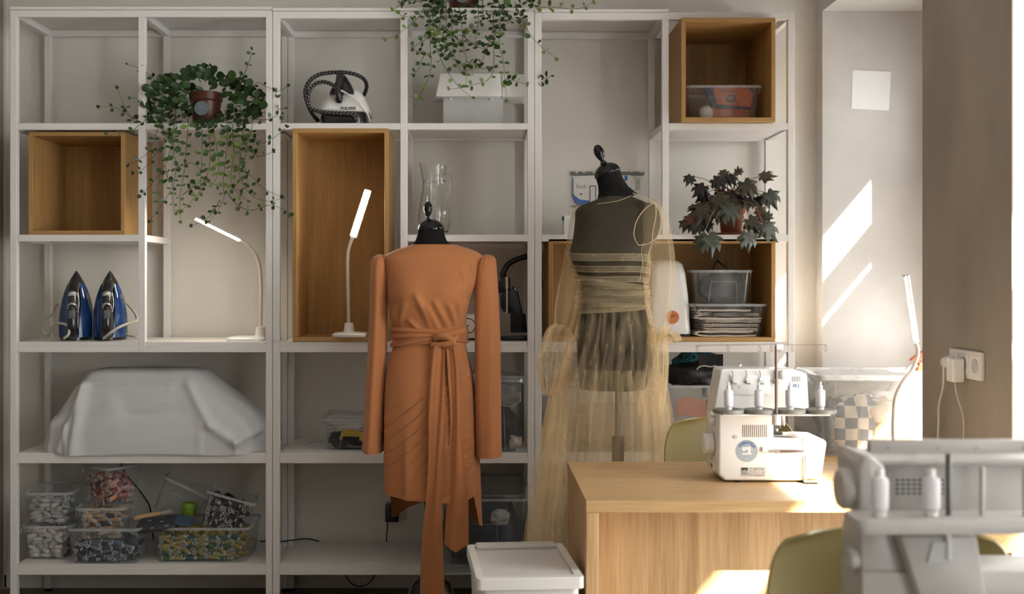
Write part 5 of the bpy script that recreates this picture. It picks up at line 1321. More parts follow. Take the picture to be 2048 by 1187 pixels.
V2 = [[(858, -5), (860, 30), (860, 80), (862, 130), (855, 160), (840, 190), (833, 207)], [(868, -5), (866, 40), (872, 90), (885, 125), (905, 158), (925, 180), (944, 194)], [(892, 0), (893, 40), (893, 85), (905, 110), (918, 135), (925, 142), (950, 138), (972, 134)],
      [(920, 10), (923, 50), (927, 90), (932, 120), (932, 170)], [(905, 5), (904, 50), (906, 95), (912, 120)], [(955, 10), (957, 40), (952, 70), (951, 85), (945, 60)][:4], [(985, 10), (988, 60), (988, 100), (986, 140), (975, 160), (950, 168), (925, 175), (900, 178)],
      [(998, 5), (1000, 50), (998, 90), (1006, 120), (1010, 160), (1014, 198)], [(1010, 158), (1030, 163), (1052, 168)], [(1030, 5), (1045, 40), (1065, 75), (1090, 100), (1111, 115)], [(1040, -8), (1060, 5), (1080, 14), (1110, 14), (1155, 18), (1185, 5)],
      [(850, 10), (840, 30), (820, 50), (800, 65), (772, 78)], [(845, 5), (820, 0), (800, 10), (790, 20), (800, 30), (825, 35)], [(870, 60), (900, 75), (940, 62), (965, 40)], [(875, 70), (850, 80), (830, 92), (822, 95), (845, 108)], [(862, 105), (848, 112), (840, 130), (838, 138), (828, 148)],
      [(872, 95), (895, 112), (912, 122)], [(930, 75), (950, 90), (970, 95), (990, 70), (1020, 42), (1035, 28), (1070, 14)], [(932, 122), (955, 135), (975, 138)], [(925, 80), (905, 88), (885, 90)], [(986, 60), (975, 95), (965, 120), (958, 128)], [(1000, 20), (1015, 40), (1030, 35)],
      [(1060, 165), (1075, 162), (1103, 152)][1:], [(910, 40), (918, 40), (928, 38)], [(870, 0), (880, 30), (878, 60), (870, 90)], [(965, 0), (968, 30), (985, 50), (1000, 70)], [(800, 5), (815, -5), (830, -12)]]
for k, q in enumerate(V2):
    ys = -.04-.025*r.random()
    T.vine([(x, y, lerp(.03, ys, min(1, i/.9))) for i, (x, y) in enumerate(q)], big=.030, small=.017, step=.029, bare=.02 if k < 9 else .2)
T.done()

# --- begonia
YBg = .15; sb = (YBg-CAMY)/F
BD = gleaf('begonia_dark', (.010, .0055, .006), .5); BG = gleaf('begonia_green', (.040, .036, .021), .5); BS = gleaf('begonia_silver', (.055, .064, .050), .45); BR = gleaf('begonia_red', (.17, .045, .030), .5); BO = gleaf('begonia_olive', (.075, .062, .03), .5)
lob = [(0, -.02), (.20, -.20), (.42, -.16), (.38, .04), (.62, .12), (.80, .34), (.52, .36), (.56, .62), (.44, .92), (.28, .66), (.16, .86), (.02, 1.25)]
def bleaf(m, fold=.25, droop=.35):
    pts = lob+[(-x, y) for x, y in reversed(lob[1:-1])]
    mb = MB(); vs = [(0, .12, .0)]; inner = []
    for x, y in pts: inner.append((x*.55, .12+(y-.12)*.55, fold*.35*abs(x)-droop*.10*max(0, y)))
    outr = [(x, y, (fold*.2*abs(x)-.18*abs(x)**2)-droop*max(0, y)**2*.5-(.10 if i % 2 == 0 else 0)) for i, (x, y) in enumerate(pts)]
    n = len(pts); vs += inner+outr
    fs = [(0, 1+i, 1+(i+1) % n) for i in range(n)]+[(1+i, 1+n+i, 1+n+(i+1) % n, 1+(i+1) % n) for i in range(n)]
    return mb.add(vs, fs).mesh('leaf', m, 40)
BM = {k: bleaf(m) for k, m in (('d', BD), ('g', BG), ('s', BS), ('r', BR), ('o', BO))}
t = thing('begonia', 'dark-leaved begonia in a terracotta pot beside the bright window post', 'plant', (PX(1462, YBg), YBg, ZL[2]+.0005))
MB().lathe([(.060, 0), (.064, .004), (.064, .012), (.058, .013), (.056, .006)], 32).build('saucer', TERRAP, t, smooth=40, local=True)
MB().lathe([(.036, .006), (.040, .010), (.050, .090), (.056, .092), (.057, .116), (.052, .117), (.048, .10), (.01, .098)], 36).build('pot', TERRAP, t, smooth=40, local=True)
MB().lathe([(.049, .098), (.02, .103), (.004, .104)], 24).build('soil', SOIL, t, smooth=50, local=True)
r = random.Random(5)
# (px, py, Y, size px, direction of the tip in the picture (dx, dy down), shade)
BL = [(1382, 352, .10, 24, -.6, 1, 'g'), (1408, 372, .08, 34, -.75, .6, 'd'), (1428, 358, .10, 34, .5, .3, 'd'), (1412, 385, .09, 30, -.8, .7, 'd'), (1452, 342, .14, 24, -.7, .55, 'o'), (1458, 352, .12, 27, .5, .6, 'd'), (1478, 348, .17, 18, -.2, -1, 'o'), (1488, 364, .06, 40, .35, .75, 'g'),
      (1492, 376, .08, 30, .9, .3, 'g'), (1522, 352, .10, 34, .95, -.15, 'o'), (1536, 386, .06, 40, .55, .8, 's'), (1528, 392, .10, 26, -.4, .8, 'd'), (1512, 396, .12, 24, .4, .9, 'd'), (1496, 396, .08, 30, .0, .8, 'd'), (1466, 400, .07, 30, .3, .9, 'd'),
      (1456, 382, .09, 28, .6, .6, 'd'), (1432, 392, .04, 40, .25, .75, 'g'), (1416, 398, .10, 26, -.5, .8, 'd'), (1406, 412, .04, 44, -.35, .85, 'g'), (1394, 412, .10, 24, -.9, .3, 'd'), (1384, 432, .06, 28, -.45, .9, 'r'), (1374, 442, .07, 26, -.35, .95, 'g'), (1392, 446, .05, 30, -.25, .95, 'g'),
      (1436, 412, .04, 38, -.05, 1, 'g'), (1457, 414, .02, 42, .25, .85, 's'), (1402, 438, .08, 28, .2, .95, 'd'), (1414, 444, .10, 24, .1, 1, 'd'), (1418, 470, -.05, 46, .15, .95, 's'), (1406, 474, -.05, 28, -.5, .7, 's'), (1496, 466, -.055, 40, .12, .95, 's'), (1498, 438, .03, 36, .5, .6, 'g'), (1506, 446, .05, 30, .2, .9, 'g'),
      (1528, 450, -.02, 44, .65, .65, 's'), (1522, 428, .08, 30, .35, .9, 'r'), (1518, 416, .12, 24, .4, .8, 'o'), (1442, 378, .12, 24, -.3, .7, 'r'), (1446, 368, .16, 18, -.1, -1, 'r'), (1424, 420, .08, 26, -.1, 1, 'g'), (1470, 385, .12, 22, -.6, .5, 'o'), (1534, 438, .03, 20, .2, -1, 's'), (1476, 390, .10, 26, -.1, .9, 'd'), (1446, 426, .06, 26, .3, .9, 'g')]
PET = pm('begonia_stalk', (.26, .13, .05), .6, var=.2); PET2 = pm('begonia_stalk_green', (.18, .16, .06), .6, var=.2)
top_ = Vector((PX(1465, YBg), YBg, ZL[2]+.105))
for px, py, Y, sz, dx, dy, sh in BL:
    p = P(px, py, Y); d = Vector((dx, -r.uniform(.05, .35), -dy)).normalized()
    up = Vector((r.uniform(-.25, .25), -1, r.uniform(.35, .8)))
    M = Matrix.Translation(p-wloc(t)) @ orient(d, up, r.uniform(-.25, .25)) @ Matrix.Scale(sz*sb*.80, 4)
    s0 = top_+Vector((r.uniform(-.03, .03), r.uniform(-.03, .03), 0))
    mid = s0.lerp(p, .55)+Vector((0, -.01, .035 if py < 430 else .06))
    stk = MB().tube(spline([s0, mid, p], 6), [.0022]*7+[.0016]*6, 6).build('stalk', PET if r.random() < .6 else PET2, t, smooth=60)
    inst('leaf', BM[sh], stk, M)
for k in range(22):
    a = r.uniform(0, 6.28); s0 = top_+Vector((.02*math.cos(a), .02*math.sin(a), -.004))
    MB().tube([s0, s0+Vector((.022*math.cos(a), .02*math.sin(a)-.006, .02+.02*r.random())), s0+Vector((.045*math.cos(a)+.012, .03*math.sin(a)-.012, .022+.03*r.random()))], .0024, 6).build('stalk', PET, t, smooth=60)
# ------------------------------------------------------------------ oak desk
DZ = .75
OAKT = wood('desk_oak_x', 'X', (.60, .395, .205), (.43, .265, .12), .38); OAKP = wood('desk_oak_z', 'Z', (.62, .40, .21), (.40, .245, .115), .42)
yn, yf = -1.555, -.93; xl = .268; xr = 1.195
t = thing('oak_desk', 'light oak desk carrying the overlocker, in front of the tulle skirt', 'desk', ((xl+xr)/2, (yn+yf)/2, 0))
MB().box(xl, xr, yn, yf, DZ-.0305, DZ).build('desk_top', OAKT, t, bevel=.001, seg=1)
MB().box(xl+.001, xl+.032, yn+.002, yf-.002, 0, DZ-.031).build('side_panel', OAKP, t, bevel=.001, seg=1)
MB().box(xr-.032, xr-.001, yn+.002, yf-.002, 0, DZ-.031).build('side_panel', OAKP, t, bevel=.001, seg=1)
MB().box(xl+.032, xr-.032, yn+.137, yn+.155, .12, DZ-.031).build('modesty_panel', OAKP, t)

# ------------------------------------------------------------------ shell chairs
OLIVE = pm('olive_shell', (.32, .25, .098), .5, var=.04)
def chair(label, cx, yback, ztop, rz=0):
    t = thing('shell_chair', label, 'chair', (cx, yback, 0), (0, 0, rz), 'olive shell chairs')
    # profile from the top of the back to the seat front, facing -Y
    prof = spline([(0, .03, ztop), (0, .015, ztop-.12), (0, -.01, ztop-.28), (0, -.05, ztop-.365), (0, -.14, ztop-.395), (0, -.30, ztop-.385), (0, -.42, ztop-.39), (0, -.45, ztop-.41)], 7)
    n = len(prof); rows = []
    for j, p in enumerate(prof):
        v = j/(n-1)
        hw = .225 if v < .5 else lerp(.225, .215, (v-.5)*2)
        if v < .16: hw = .225-.075*(1-math.sqrt(max(0, 1-(1-v/.16)**2)))
        if v > .9: hw = .215-.06*((v-.9)/.1)**2
        row = []
        for i in range(25):
            u = -1+2*i/24
            curl = abs(u)**3
            y = p.y-curl*(.055 if v < .5 else .0); z = p.z+(curl*.05 if v > .45 else 0)*min(1, max(0, (v-.4)*5))
            if v < .16: z -= .0
            row.append(Vector((u*hw, y, z)))
        rows.append(row)
    MB().grid(rows).build('shell', OLIVE, t, smooth=60, local=True, thick=.006)
    for sx in (-1, 1):
        for sy, yy in ((-1, -.38), (1, -.06)):
            MB().tube([(sx*.14, yy, ztop-.40), (sx*.20, yy+sy*.04, 0)], [.011, .009], 10).build('leg', OAK_Z, t, smooth=50, local=True)
    MB().box(-.15, .15, -.40, -.04, ztop-.418, ztop-.402).build('seat_frame', BLACK, t, bevel=.004, local=True)
    return t
chair('olive shell chair behind the oak desk, next to the tulle skirt', .838, -.60, .845)
chair('olive shell chair nearest the camera, beside the blurred overlocker', .728, -2.40, .862)

# ------------------------------------------------------------------ near table (mostly below the picture)
t = thing('grey_table', 'pale grey table under the blurred near overlocker', 'table', (1.05, -2.75, 0))
MB().box(.62, XR-.01, -3.1, -2.46, DZ-.03, DZ).build('table_top', LGREY, t, bevel=.002)
for x in (.66, XR-.05):
    for y in (-3.06, -2.50):
        MB().box(x-.02, x+.02, y-.02, y+.02, 0, DZ-.03).build('leg', WHITE, t)
t = thing('grey_case', 'flat grey case on the near table by the picture edge', 'case', (PX(2010, -2.55), -2.55, DZ+.0005))
MB().box(PX(1930, -2.58), PX(2100, -2.58), -2.585, -2.47, DZ+.0005, DZ+.034).build('body', LGREY, t, bevel=.004)
MB().box(PX(1930, -2.58), PX(2100, -2.58), -2.587, -2.468, DZ+.0345, DZ+.042).build('lid', LGREY, t, bevel=.002)
tag(MB().box(PX(2022, -2.68), PX(2140, -2.68), -2.78, -2.60, DZ+.0005, DZ+.040).build('paper_stack', WPLAS, bevel=.001), 'stack of white paper at the edge of the near table', 'paper')

# ------------------------------------------------------------------ white lidded bin
BIN = pm('bin_plastic', (.66, .635, .60), .42, var=.02); BINL = pm('bin_lid', (.55, .525, .485), .5, var=.02)
zt = .572
t = thing('lidded_bin', 'white plastic bin with a recessed grey lid beside the desk', 'bin', (.11, -1.44, 0), (0, 0, math.radians(4.5)))
w2, d2 = .135, .185
R = [[(x*k, y*k, z) for x, y in rrect(w2*2, d2*2, .022)] for k, z in ((.80, 0), (.93, zt-.03))]
MB().loft(R).build('body', BIN, t, smooth=40, local=True)
o_ = rrect(w2*2, d2*2, .014); i_ = rrect(w2*2-.042, d2*2-.048, .010)
R = [[(x*.965, y*.965, zt-.03) for x, y in o_], [(x, y, zt-.029) for x, y in o_], [(x, y, zt-.002) for x, y in o_], [(x*.99, y*.99, zt) for x, y in o_], [(x, y, zt) for x, y in i_], [(x, y, zt-.007) for x, y in i_]]
MB().loft(R, True, True).build('rim', BIN, t, smooth=40, local=True)
MB().loft([[(x*.985, y*.985, z) for x, y in i_] for z in (zt-.0068, zt-.004)]).build('lid', BINL, t, smooth=30, local=True)
MB().box(-w2+.025, w2-.025, d2-.052, d2-.002, zt-.004, zt+.006).build('hinge_bar', BINL, t, bevel=.003, local=True)

# ------------------------------------------------------------------ overlocker on the desk (seen from behind)
YO = -1.30; so = (YO-CAMY)/F
X = lambda px: PX(px, YO)
Z = lambda py: PZ(py, YO)
E = lambda x, y: (PX(x, YO), PZ(y, YO))
BLUEP = pm('blue_print', (.03, .10, .42), .5, var=.05); SLOT = pm('brown_slot', (.12, .085, .07), .7, var=.1)
t = thing('overlocker', 'white overlocker with four white cones on the oak desk', 'sewing machine', (X(1540), YO+.09, DZ))
lf = DZ+.006
for px in (1478, 1606):
    for yy in (YO+.02, YO+.16):
        MB().lathe([(.012, 0), (.012, .003), (.009, .006)], 16, Matrix.Translation((X(px), yy, DZ))).build('foot', BLACK, t)
bd = MB().prism([E(1437, 948), (X(1449), lf), (X(1612), lf), E(1612, 908), E(1548, 906), E(1548, 830), E(1437, 826)], YO, YO+.17).build('body', WPLAS, t, bevel=.007, seg=3, smooth=45)
MB().prism([E(1612, 905), (X(1612), lf), (X(1650), lf+.006), E(1660, 888), E(1655, 882), E(1612, 880)], YO+.03, YO+.19).build('bed_cover', WPLAS, t, bevel=.004, seg=2, smooth=45)
MB().prism([E(1549, 905), E(1612, 905), E(1612, 880), E(1549, 876)], YO+.035, YO+.16).build('bed', WPLAS, t, bevel=.003)
hd = MB().prism([E(1437, 830), E(1452, 744), E(1456, 741), E(1600, 741), E(1628, 752), E(1632, 830)], YO+.065, YO+.175).build('head', WPLAS, t, bevel=.006, seg=3, smooth=45)
MB().prism([E(1470, 753), E(1552, 753), E(1552, 794), E(1474, 794)], YO+.060, YO+.066).build('tension_panel', WPLAS, t, bevel=.003, seg=2, smooth=40)
for k, px in enumerate((1473, 1501, 1529, 1558)):
    h = MB().tube(spline([Vector((X(px), YO+.057, Z(743))), Vector((X(px+2), YO+.057, Z(755))), Vector((X(px-1.5), YO+.057, Z(763))), Vector((X(px), YO+.057, Z(769))), Vector((X(px+10), YO+.057, Z(771)))], 5), .0010, 6).build('thread_guide', SLOT, t, smooth=60)
    MB().box(X(px+1), X(px+10), YO+.052, YO+.062, Z(769.5), Z(763.5)).build('guide_tab', CREAM, t, bevel=.001)
MB().lathe([(.005, 0), (.005, .003), (.0035, .003)], 16, Matrix.Translation((X(1490), YO+.061, Z(777))) @ Matrix.Rotation(PI/2, 4, 'X')).build('screw', LGREY, t)
MB().lathe([(.005, 0), (.005, .003), (.0035, .003)], 16, Matrix.Translation((X(1471), YO, Z(873))) @ Matrix.Rotation(PI/2, 4, 'X')).build('screw', LGREY, t)
for k in range(13): MB().box(X(1485+k*3.9), X(1486.5+k*3.9), YO-.0006, YO+.002, Z(873.5), Z(849)).build('vent_slot', SLOT, bd)
for k in range(5): MB().box(X(1597+k*3.8), X(1598.3+k*3.8), YO+.0644, YO+.067, Z(767), Z(756)).build('vent_slot', SLOT, hd)
text_mesh('lettering', 'JUKI', .0155, facing(Vector((X(1601), YO+.0645, Z(775.5)))-wloc(t)), BLUEP, t)
# round sticker
st = MB().lathe([(.0305, 0), (.0305, .0007)], 40, Matrix.Translation((X(1493.5), YO, Z(901))) @ Matrix.Rotation(PI/2, 4, 'X')).build('round_sticker', pm('sticker_grey', (.33, .38, .43), .5, var=.03), t)
sp = YO-.0013
mk = MB()
def pr(poly): mk.prism([(X(1493.5)+a*so, Z(901)+b*so) for a, b in poly], sp, sp+.0008)
pr([(-10, -8), (10, -7), (9, -4), (-9, -4.5)]); pr([(-9.5, 7), (7.5, 8.5), (7.5, 3), (-1, 3), (-5, .5), (-7, -1), (-9, 2)]); pr([(2, 3), (7.5, 3), (7.5, -4), (2.5, -4)]); pr([(8.5, 4), (12, 3.5), (12, 2.2), (8.5, 2.4)])
mk.build('printed_machine', PWHITE, st)
for k, ch in enumerate('КОВЕРЛОК'):
    a = math.radians(144-k*16.5); 
    text_mesh('lettering', ch, .0098, facing(Vector((X(1493.5)+math.cos(a)*.0225, sp, Z(901)+math.sin(a)*.0225))-wloc(t), a-PI/2), BLUEP, st)
text_mesh('lettering', 'wg', .004, facing(Vector((X(1492), sp, Z(916.5)))-wloc(t), -.2), PWHITE, st)
# rating plate
rp_ = MB().box(X(1482), X(1531), YO-.0007, YO, Z(952), Z(933.5)).build('rating_plate', pm('plate_grey', (.50, .48, .46), .5, var=.02), t)
MB().box(X(1483), X(1495), YO-.0012, YO-.0006, Z(941), Z(934.5)).build('plate_block', DARK, rp_)
text_mesh('lettering', 'JUKI', .0042, facing(Vector((X(1489), YO-.0014, Z(939.3)))-wloc(t)), PWHITE, rp_)
pl = MB()
for (a, b, c) in ((1483, 1492, 943), (1483, 1497, 945), (1483, 1498, 947), (1501, 1504, 936), (1507, 1526, 936), (1507, 1511, 938), (1523, 1528, 938), (1501, 1504, 942), (1507, 1511, 943), (1524, 1528, 944.5), (1501, 1505, 948), (1508, 1527, 949.5)):
    pl.box(X(a), X(b), YO-.0011, YO-.0006, Z(c+.9), Z(c))
pl.build('printed_lines', SLOT, rp_)
# slider, lever, presser foot
MB().box(X(1526), X(1608), YO-.0006, YO+.002, Z(904.5), Z(899)).build('slot', SLOT, t)
MB().box(X(1527), X(1560), YO-.0010, YO+.002, Z(904), Z(899.5)).build('scale_strip', GREY, t)
MB().box(X(1523), X(1535), YO-.008, YO, Z(903), Z(893)).build('slider', WPLAS, t, bevel=.0015)
MB().tube([(X(1610), YO-.006, Z(909)), (X(1610), YO-.006, Z(958))], .0035, 10).build('edge_guide_rod', METAL, t, smooth=50)
MB().box(X(1606), X(1636), YO-.012, YO-.001, Z(956), Z(953)).build('edge_guide', METAL, t, bevel=.001)
MB().box(X(1604), X(1632), YO-.02, YO+.01, DZ+.0006, DZ+.005).build('guide_foot', BLACK, t, bevel=.001)
MB().box(X(1551), X(1600), YO+.03, YO+.10, Z(874.5), Z(872.5)).build('needle_plate', METAL, t)
MB().prism([E(1550, 872), E(1576, 872), E(1576, 869), E(1562, 867), E(1560, 850), E(1557, 850), E(1556, 867)], YO+.05, YO+.06).build('presser_foot', DMETAL, t, bevel=.001)
MB().tube([(X(1566), YO+.07, Z(868)), (X(1566), YO+.07, Z(826))], .0045, 10).build('needle_bar', METAL, t, smooth=50)
MB().box(X(1561), X(1573), YO+.058, YO+.075, Z(862), Z(846)).build('needle_clamp', DMETAL, t, bevel=.002)
MB().lathe([(.004, 0), (.006, .004), (.003, .008)], 12, Matrix.Translation((X(1553), YO+.055, Z(858)))).build('clamp_screw', DMETAL, t, smooth=50)
MB().prism([E(1549, 826), E(1549, 876), E(1553, 876), E(1556, 840), E(1580, 834), E(1584, 860), E(1588, 860), E(1588, 826)], YO+.09, YO+.12).build('face_plate', WPLAS, t, bevel=.003)
# hand wheel and knobs on the end
def side_knob(px, py, r, l, yy, name):
    MB().lathe([(r*.8, 0), (r, .003), (r, l-.004), (r*.85, l)], 28, Matrix.Translation((X(1437), yy, Z(py))) @ Matrix.Rotation(-PI/2, 4, 'Y')).build(name, WPLAS, t, smooth=40)
side_knob(0, 894, .031, .030, YO+.07, 'hand_wheel'); side_knob(0, 846, .012, .016, YO+.05, 'side_knob'); side_knob(0, 832, .008, .012, YO+.05, 'side_knob')
MB().box(X(1431), X(1438), YO+.03, YO+.09, Z(945), Z(926)).build('power_inlet', CREAM, t, bevel=.002)
MB().box(X(1430.4), X(1431.2), YO+.045, YO+.06, Z(939), Z(932)).build('switch', pm('dark_red', (.12, .02, .02), .5), t)
MB().lathe([(.001, -.0135), (.009, -.011), (.0135, -.003), (.0135, .003), (.009, .011), (.001, .0135)], 24, Matrix.Translation((X(1574), YO+.05, Z(752)))).build('tension_knob', CREAM, t, smooth=60)
# cone tray: plate, four discs, pins
yt = YO-.028
ctr = MB().box(PX(1440, yt), PX(1655, yt), yt-.03, yt+.055, PZ(828.5, yt), PZ(825.5, yt)).build('cone_tray', WPLAS, t, bevel=.0015)
for px in (1457, 1518, 1580, 1641):
    MB().lathe([(.030, 0), (.0425, .002), (.043, .009), (.0415, .012), (.036, .010), (.006, .010)], 40, Matrix.Translation((PX(px, yt), yt, PZ(826, yt)))).build('cone_disc', pm('disc_grey_%d' % px, (.20, .19, .165), .5, var=.05), ctr, smooth=40)
    MB().tube([(PX(px, yt), yt, PZ(818, yt)), (PX(px, yt), yt, PZ(763, yt))], .0026, 8).build('cone_pin', WPLAS, ctr, smooth=50)
MB().lathe([(.012, 0), (.0115, .026), (.010, .028)], 24, Matrix.Translation((PX(1552.5, yt-.03), yt-.03, PZ(846, yt)))).build('mast_socket', CREAM, t, smooth=40)
MB().tube([(PX(1552.5, yt-.03), yt-.03, PZ(840, yt)), (PX(1552.5, yt-.03), yt-.03, PZ(690, yt))], .0042, 12).build('mast', pm('bronze_tube', (.20, .145, .12), .35, metal=.5, var=.1), t, smooth=50)
MB().box(PX(1545.5, yt), PX(1559.5, yt), yt-.038, yt-.022, PZ(697, yt), PZ(686, yt)).build('mast_cap', CREAM, t, bevel=.002)
ym = yt-.03
WIRE = pm('guide_wire', (.36, .24, .22), .35, metal=.7)
gw = MB().tube(spline([P(1394, 694, ym), P(1400, 690.5, ym), P(1470, 689, ym), P(1552, 687.5, ym), P(1600, 689, ym), P(1648, 689, ym), P(1652, 691, ym)], 6), .0011, 6).build('guide_wire', WIRE, t, smooth=60)
for px in (1395, 1456, 1519, 1543, 1558, 1585, 1651):
    MB().tube(spline([P(px, 689, ym), P(px-2.5, 695, ym), P(px-1.5, 701, ym), P(px+1.5, 702, ym), P(px+2.5, 697, ym), P(px+1, 691, ym)], 4), .0009, 5).build('guide_hook', WIRE, gw, smooth=60)
THW = pm('white_thread', (.72, .69, .72), .7, var=.06, scale=300)
def cone(label, x, y, z, k=1, grp='white thread cones on the overlocker'):
    c = thing('thread_cone', label, 'thread cone', (x, y, z), group=grp)
    MB().lathe([(.0095*k, 0), (.0095*k, .006*k), (.0065*k, .0065*k), (.006*k, .064*k), (.0052*k, .066*k)], 20).build('core', WPLAS, c, smooth=40, local=True)
    MB().lathe([(.0085*k, .0066*k), (.0122*k, .010*k), (.0125*k, .050*k), (.0095*k, .054*k), (.0062*k, .055*k)], 20).build('thread', THW, c, smooth=40, local=True)
for lab, px in (('white thread cone farthest from the mast, above the hand wheel of the desk overlocker', 1457), ('white thread cone just before the mast of the desk overlocker', 1518), ('white thread cone just past the mast of the desk overlocker', 1580), ('white thread cone nearest the window on the desk overlocker', 1641)):
    cone(lab, PX(px, yt), yt, PZ(826, yt)+.0105)

# ------------------------------------------------------------------ near overlocker, out of focus
YQ = -2.58; 
X = lambda px: PX(px, YQ)
Z = lambda py: PZ(py, YQ)
E = lambda x, y: (PX(x, YQ), PZ(y, YQ))
CRW = pm('dimmed_white_plastic', (.46, .44, .42), .35, var=.02)  # white plastic darkened against the strong window light on it
t = thing('overlocker', 'blurred white overlocker nearest the camera at the picture edge', 'sewing machine', (X(1880), YQ, DZ))
yq2 = YQ+.10
MB().box(X(1722), X(2140), YQ-.005, yq2+.01, DZ+.004, Z(1140)).build('body', CRW, t, bevel=.006, seg=2, smooth=40)
MB().prism([E(1722, 1145), E(1722, 1060), E(1790, 1060), E(1820, 1145)], YQ+.0, yq2).build('end_column', CRW, t, bevel=.006, seg=2, smooth=40)
MB().prism([E(1786, 1062), E(1940, 1062), E(1968, 1235), E(1842, 1235)], YQ-.03, YQ+.03).build('looper_cover', CRW, t, bevel=.008, seg=2, smooth=40)
MB().prism([E(1848, 1072), E(1888, 1072), E(1888, 1112), E(1838, 1116)], YQ-.034, YQ-.02).build('cover_recess', LGREY, t, bevel=.003)
MB().prism([E(1775, 1038), E(1780, 932), E(2150, 932), E(2150, 1038)], YQ+.045, yq2+.03).build('head', CRW, t, bevel=.004, seg=2, smooth=40)
MB().prism([E(1724, 1036), E(1722, 935), E(1730, 917), E(1745, 912), E(1776, 935), E(1783, 1036)], YQ+.01, yq2+.03).build('end_cap', CRW, t, bevel=.008, seg=3, smooth=45)
MB().box(X(1745), X(2150), YQ+.02, yq2+.05, Z(934), Z(922)).build('top_cover', CRW, t, bevel=.004, seg=2)
MB().lathe([(.030, 0), (.0345, .004), (.0345, .018), (.030, .024), (.014, .024)], 36, Matrix.Translation((X(1722)+.004, YQ+.055, Z(988))) @ Matrix.Rotation(-PI/2, 4, 'Y')).build('hand_wheel', CRW, t, smooth=40)
MB().lathe([(.016, 0), (.018, .003), (.018, .014), (.014, .018)], 28, Matrix.Translation((X(1724), YQ+.02, Z(1122))) @ Matrix.Rotation(-PI/2, 4, 'Y')).build('side_knob', CRW, t, smooth=40)
for r_ in range(4):
    for k in range(9): MB().box(X(1811+k*11.5), X(1818+k*11.5), YQ+.0440, YQ+.047, Z(971+r_*9), Z(967+r_*9)).build('vent_slot', DARK, t)
yt = YQ-.05
MB().loft([[(PX(1905, yt)+x, yt+y, z) for x, y in rrect(.33, .085, .02)] for z in (PZ(1068, yt-.04), PZ(1040, yt-.04))]).build('cone_tray', CRW, t, bevel=.002, smooth=40)
MB().box(PX(1735, yt), PX(2120, yt), yt-.012, yt+.010, PZ(905, yt), PZ(878, yt)).build('guide_rail', CRW, t, bevel=.004, smooth=40)
for px in (1770, 1868, 1945, 2040):
    MB().lathe([(.003, 0), (.003, .001)], 12, Matrix.Translation((PX(px, yt), yt-.012, PZ(893, yt))) @ Matrix.Rotation(PI/2, 4, 'X')).build('guide_hole', GREY, t)
MB().tube([(PX(1897, yt), yt, PZ(1045, yt)), (PX(1897, yt), yt, PZ(900, yt))], .0046, 12).build('mast', DMETAL, t, smooth=50)
MB().tube([(PX(1904, yt), yt+.02, PZ(1122, yt)), (PX(1904, yt), yt+.02, PZ(1065, yt))], .006, 12).build('tray_post', CRW, t, smooth=50)
for px in (1757, 1860, 1961, 2047):
    MB().tube([(PX(px, yt), yt-.005, PZ(1042, yt)), (PX(px, yt), yt-.005, PZ(932, yt))], .0030 if px < 1900 else .0045, 8).build('cone_pin', CRW, t, smooth=50)
for lab, px in (('blurred white cone above the hand wheel of the near overlocker', 1757), ('blurred white cone beside the dark mast of the near overlocker', 1860)):
    cone(lab, PX(px, yt), yt-.005, PZ(1040, yt-.04)+.0008, 1.12, 'white cones on the near overlocker')
# scissors lying on top of it
t = thing('thread_snips', 'small snips with black handles on top of the near overlocker', 'scissors', (X(1845), YQ+.09, Z(922)+.0005))
z_ = .003
MB().tube([(.012*math.cos(a)+.014, .009*math.sin(a), z_) for a in [2*PI*k/16 for k in range(17)]], .0024, 6, False).build('handle_ring', BLACK, t, smooth=60, local=True)
MB().tube(spline([(.002, 0, z_), (-.012, .004, z_+.003), (-.03, .0, z_), (-.045, -.003, z_)], 5), .0022, 6).build('handle_bow', BLACK, t, smooth=60, local=True)
MB().box(-.045, -.005, -.002, .002, z_-.001, z_+.001).build('blade', METAL, t, local=True)

# ------------------------------------------------------------------ on the counter: big tub of fabrics
tb = tub('storage_tub', 'big clear tub of patterned fabrics on the counter under the window', .565, .40, .295, (PX(1650, -.2)+.275, .0, CZ+.0006), (0, 0, math.radians(-3)), lid=True, tap=.03, m=clear('tub_haze', haze=.17, hcol=(.88, .89, .9)), lidm=clear('tub_lid_haze', haze=.9, hcol=(.9, .9, .9)))
zc = CZ+.005
CHECK, nt, b = nodes('check_print'); N_ = nt.nodes; L_ = nt.links
tc = N_.new('ShaderNodeTexCoord'); ck = N_.new('ShaderNodeTexChecker'); ck.inputs['Scale'].default_value = 22; ck.inputs[1].default_value = (.06, .085, .11, 1); ck.inputs[2].default_value = (.58, .50, .42, 1)
nz = N_.new('ShaderNodeTexNoise'); nz.inputs['Scale'].default_value = 4; mxv = N_.new('ShaderNodeVectorMath'); mxv.operation = 'MULTIPLY_ADD'; mxv.inputs[1].default_value = (.05, .05, .05)
L_.new(tc.outputs['Object'], nz.inputs[0]); L_.new(nz.outputs['Color'], mxv.inputs[0]); L_.new(tc.outputs['Object'], mxv.inputs[2]); L_.new(mxv.outputs[0], ck.inputs[0]); L_.new(ck.outputs[0], b.inputs['Base Color']); b.inputs['Roughness'].default_value = .85
xf = PX(1650, -.2)
rag('check_fabric', 'navy and cream check fabric against the front of the counter tub', 'fabric', (xf+.165, -.095, zc+.115), (.105, .05, .112), CHECK, 51, .22)
rag('orange_fabric', 'orange fabric low in the counter tub', 'fabric', (xf+.275, -.115, zc+.07), (.085, .03, .066), pm('orange_weave', (.60, .30, .08), .9, var=.1), 52, .25)
rag('white_fabric', 'white fabric on top in the counter tub', 'fabric', (xf+.36, -.06, zc+.15), (.14, .075, .115), pm('white_weave', (.72, .70, .68), .9, var=.06), 53, .3)
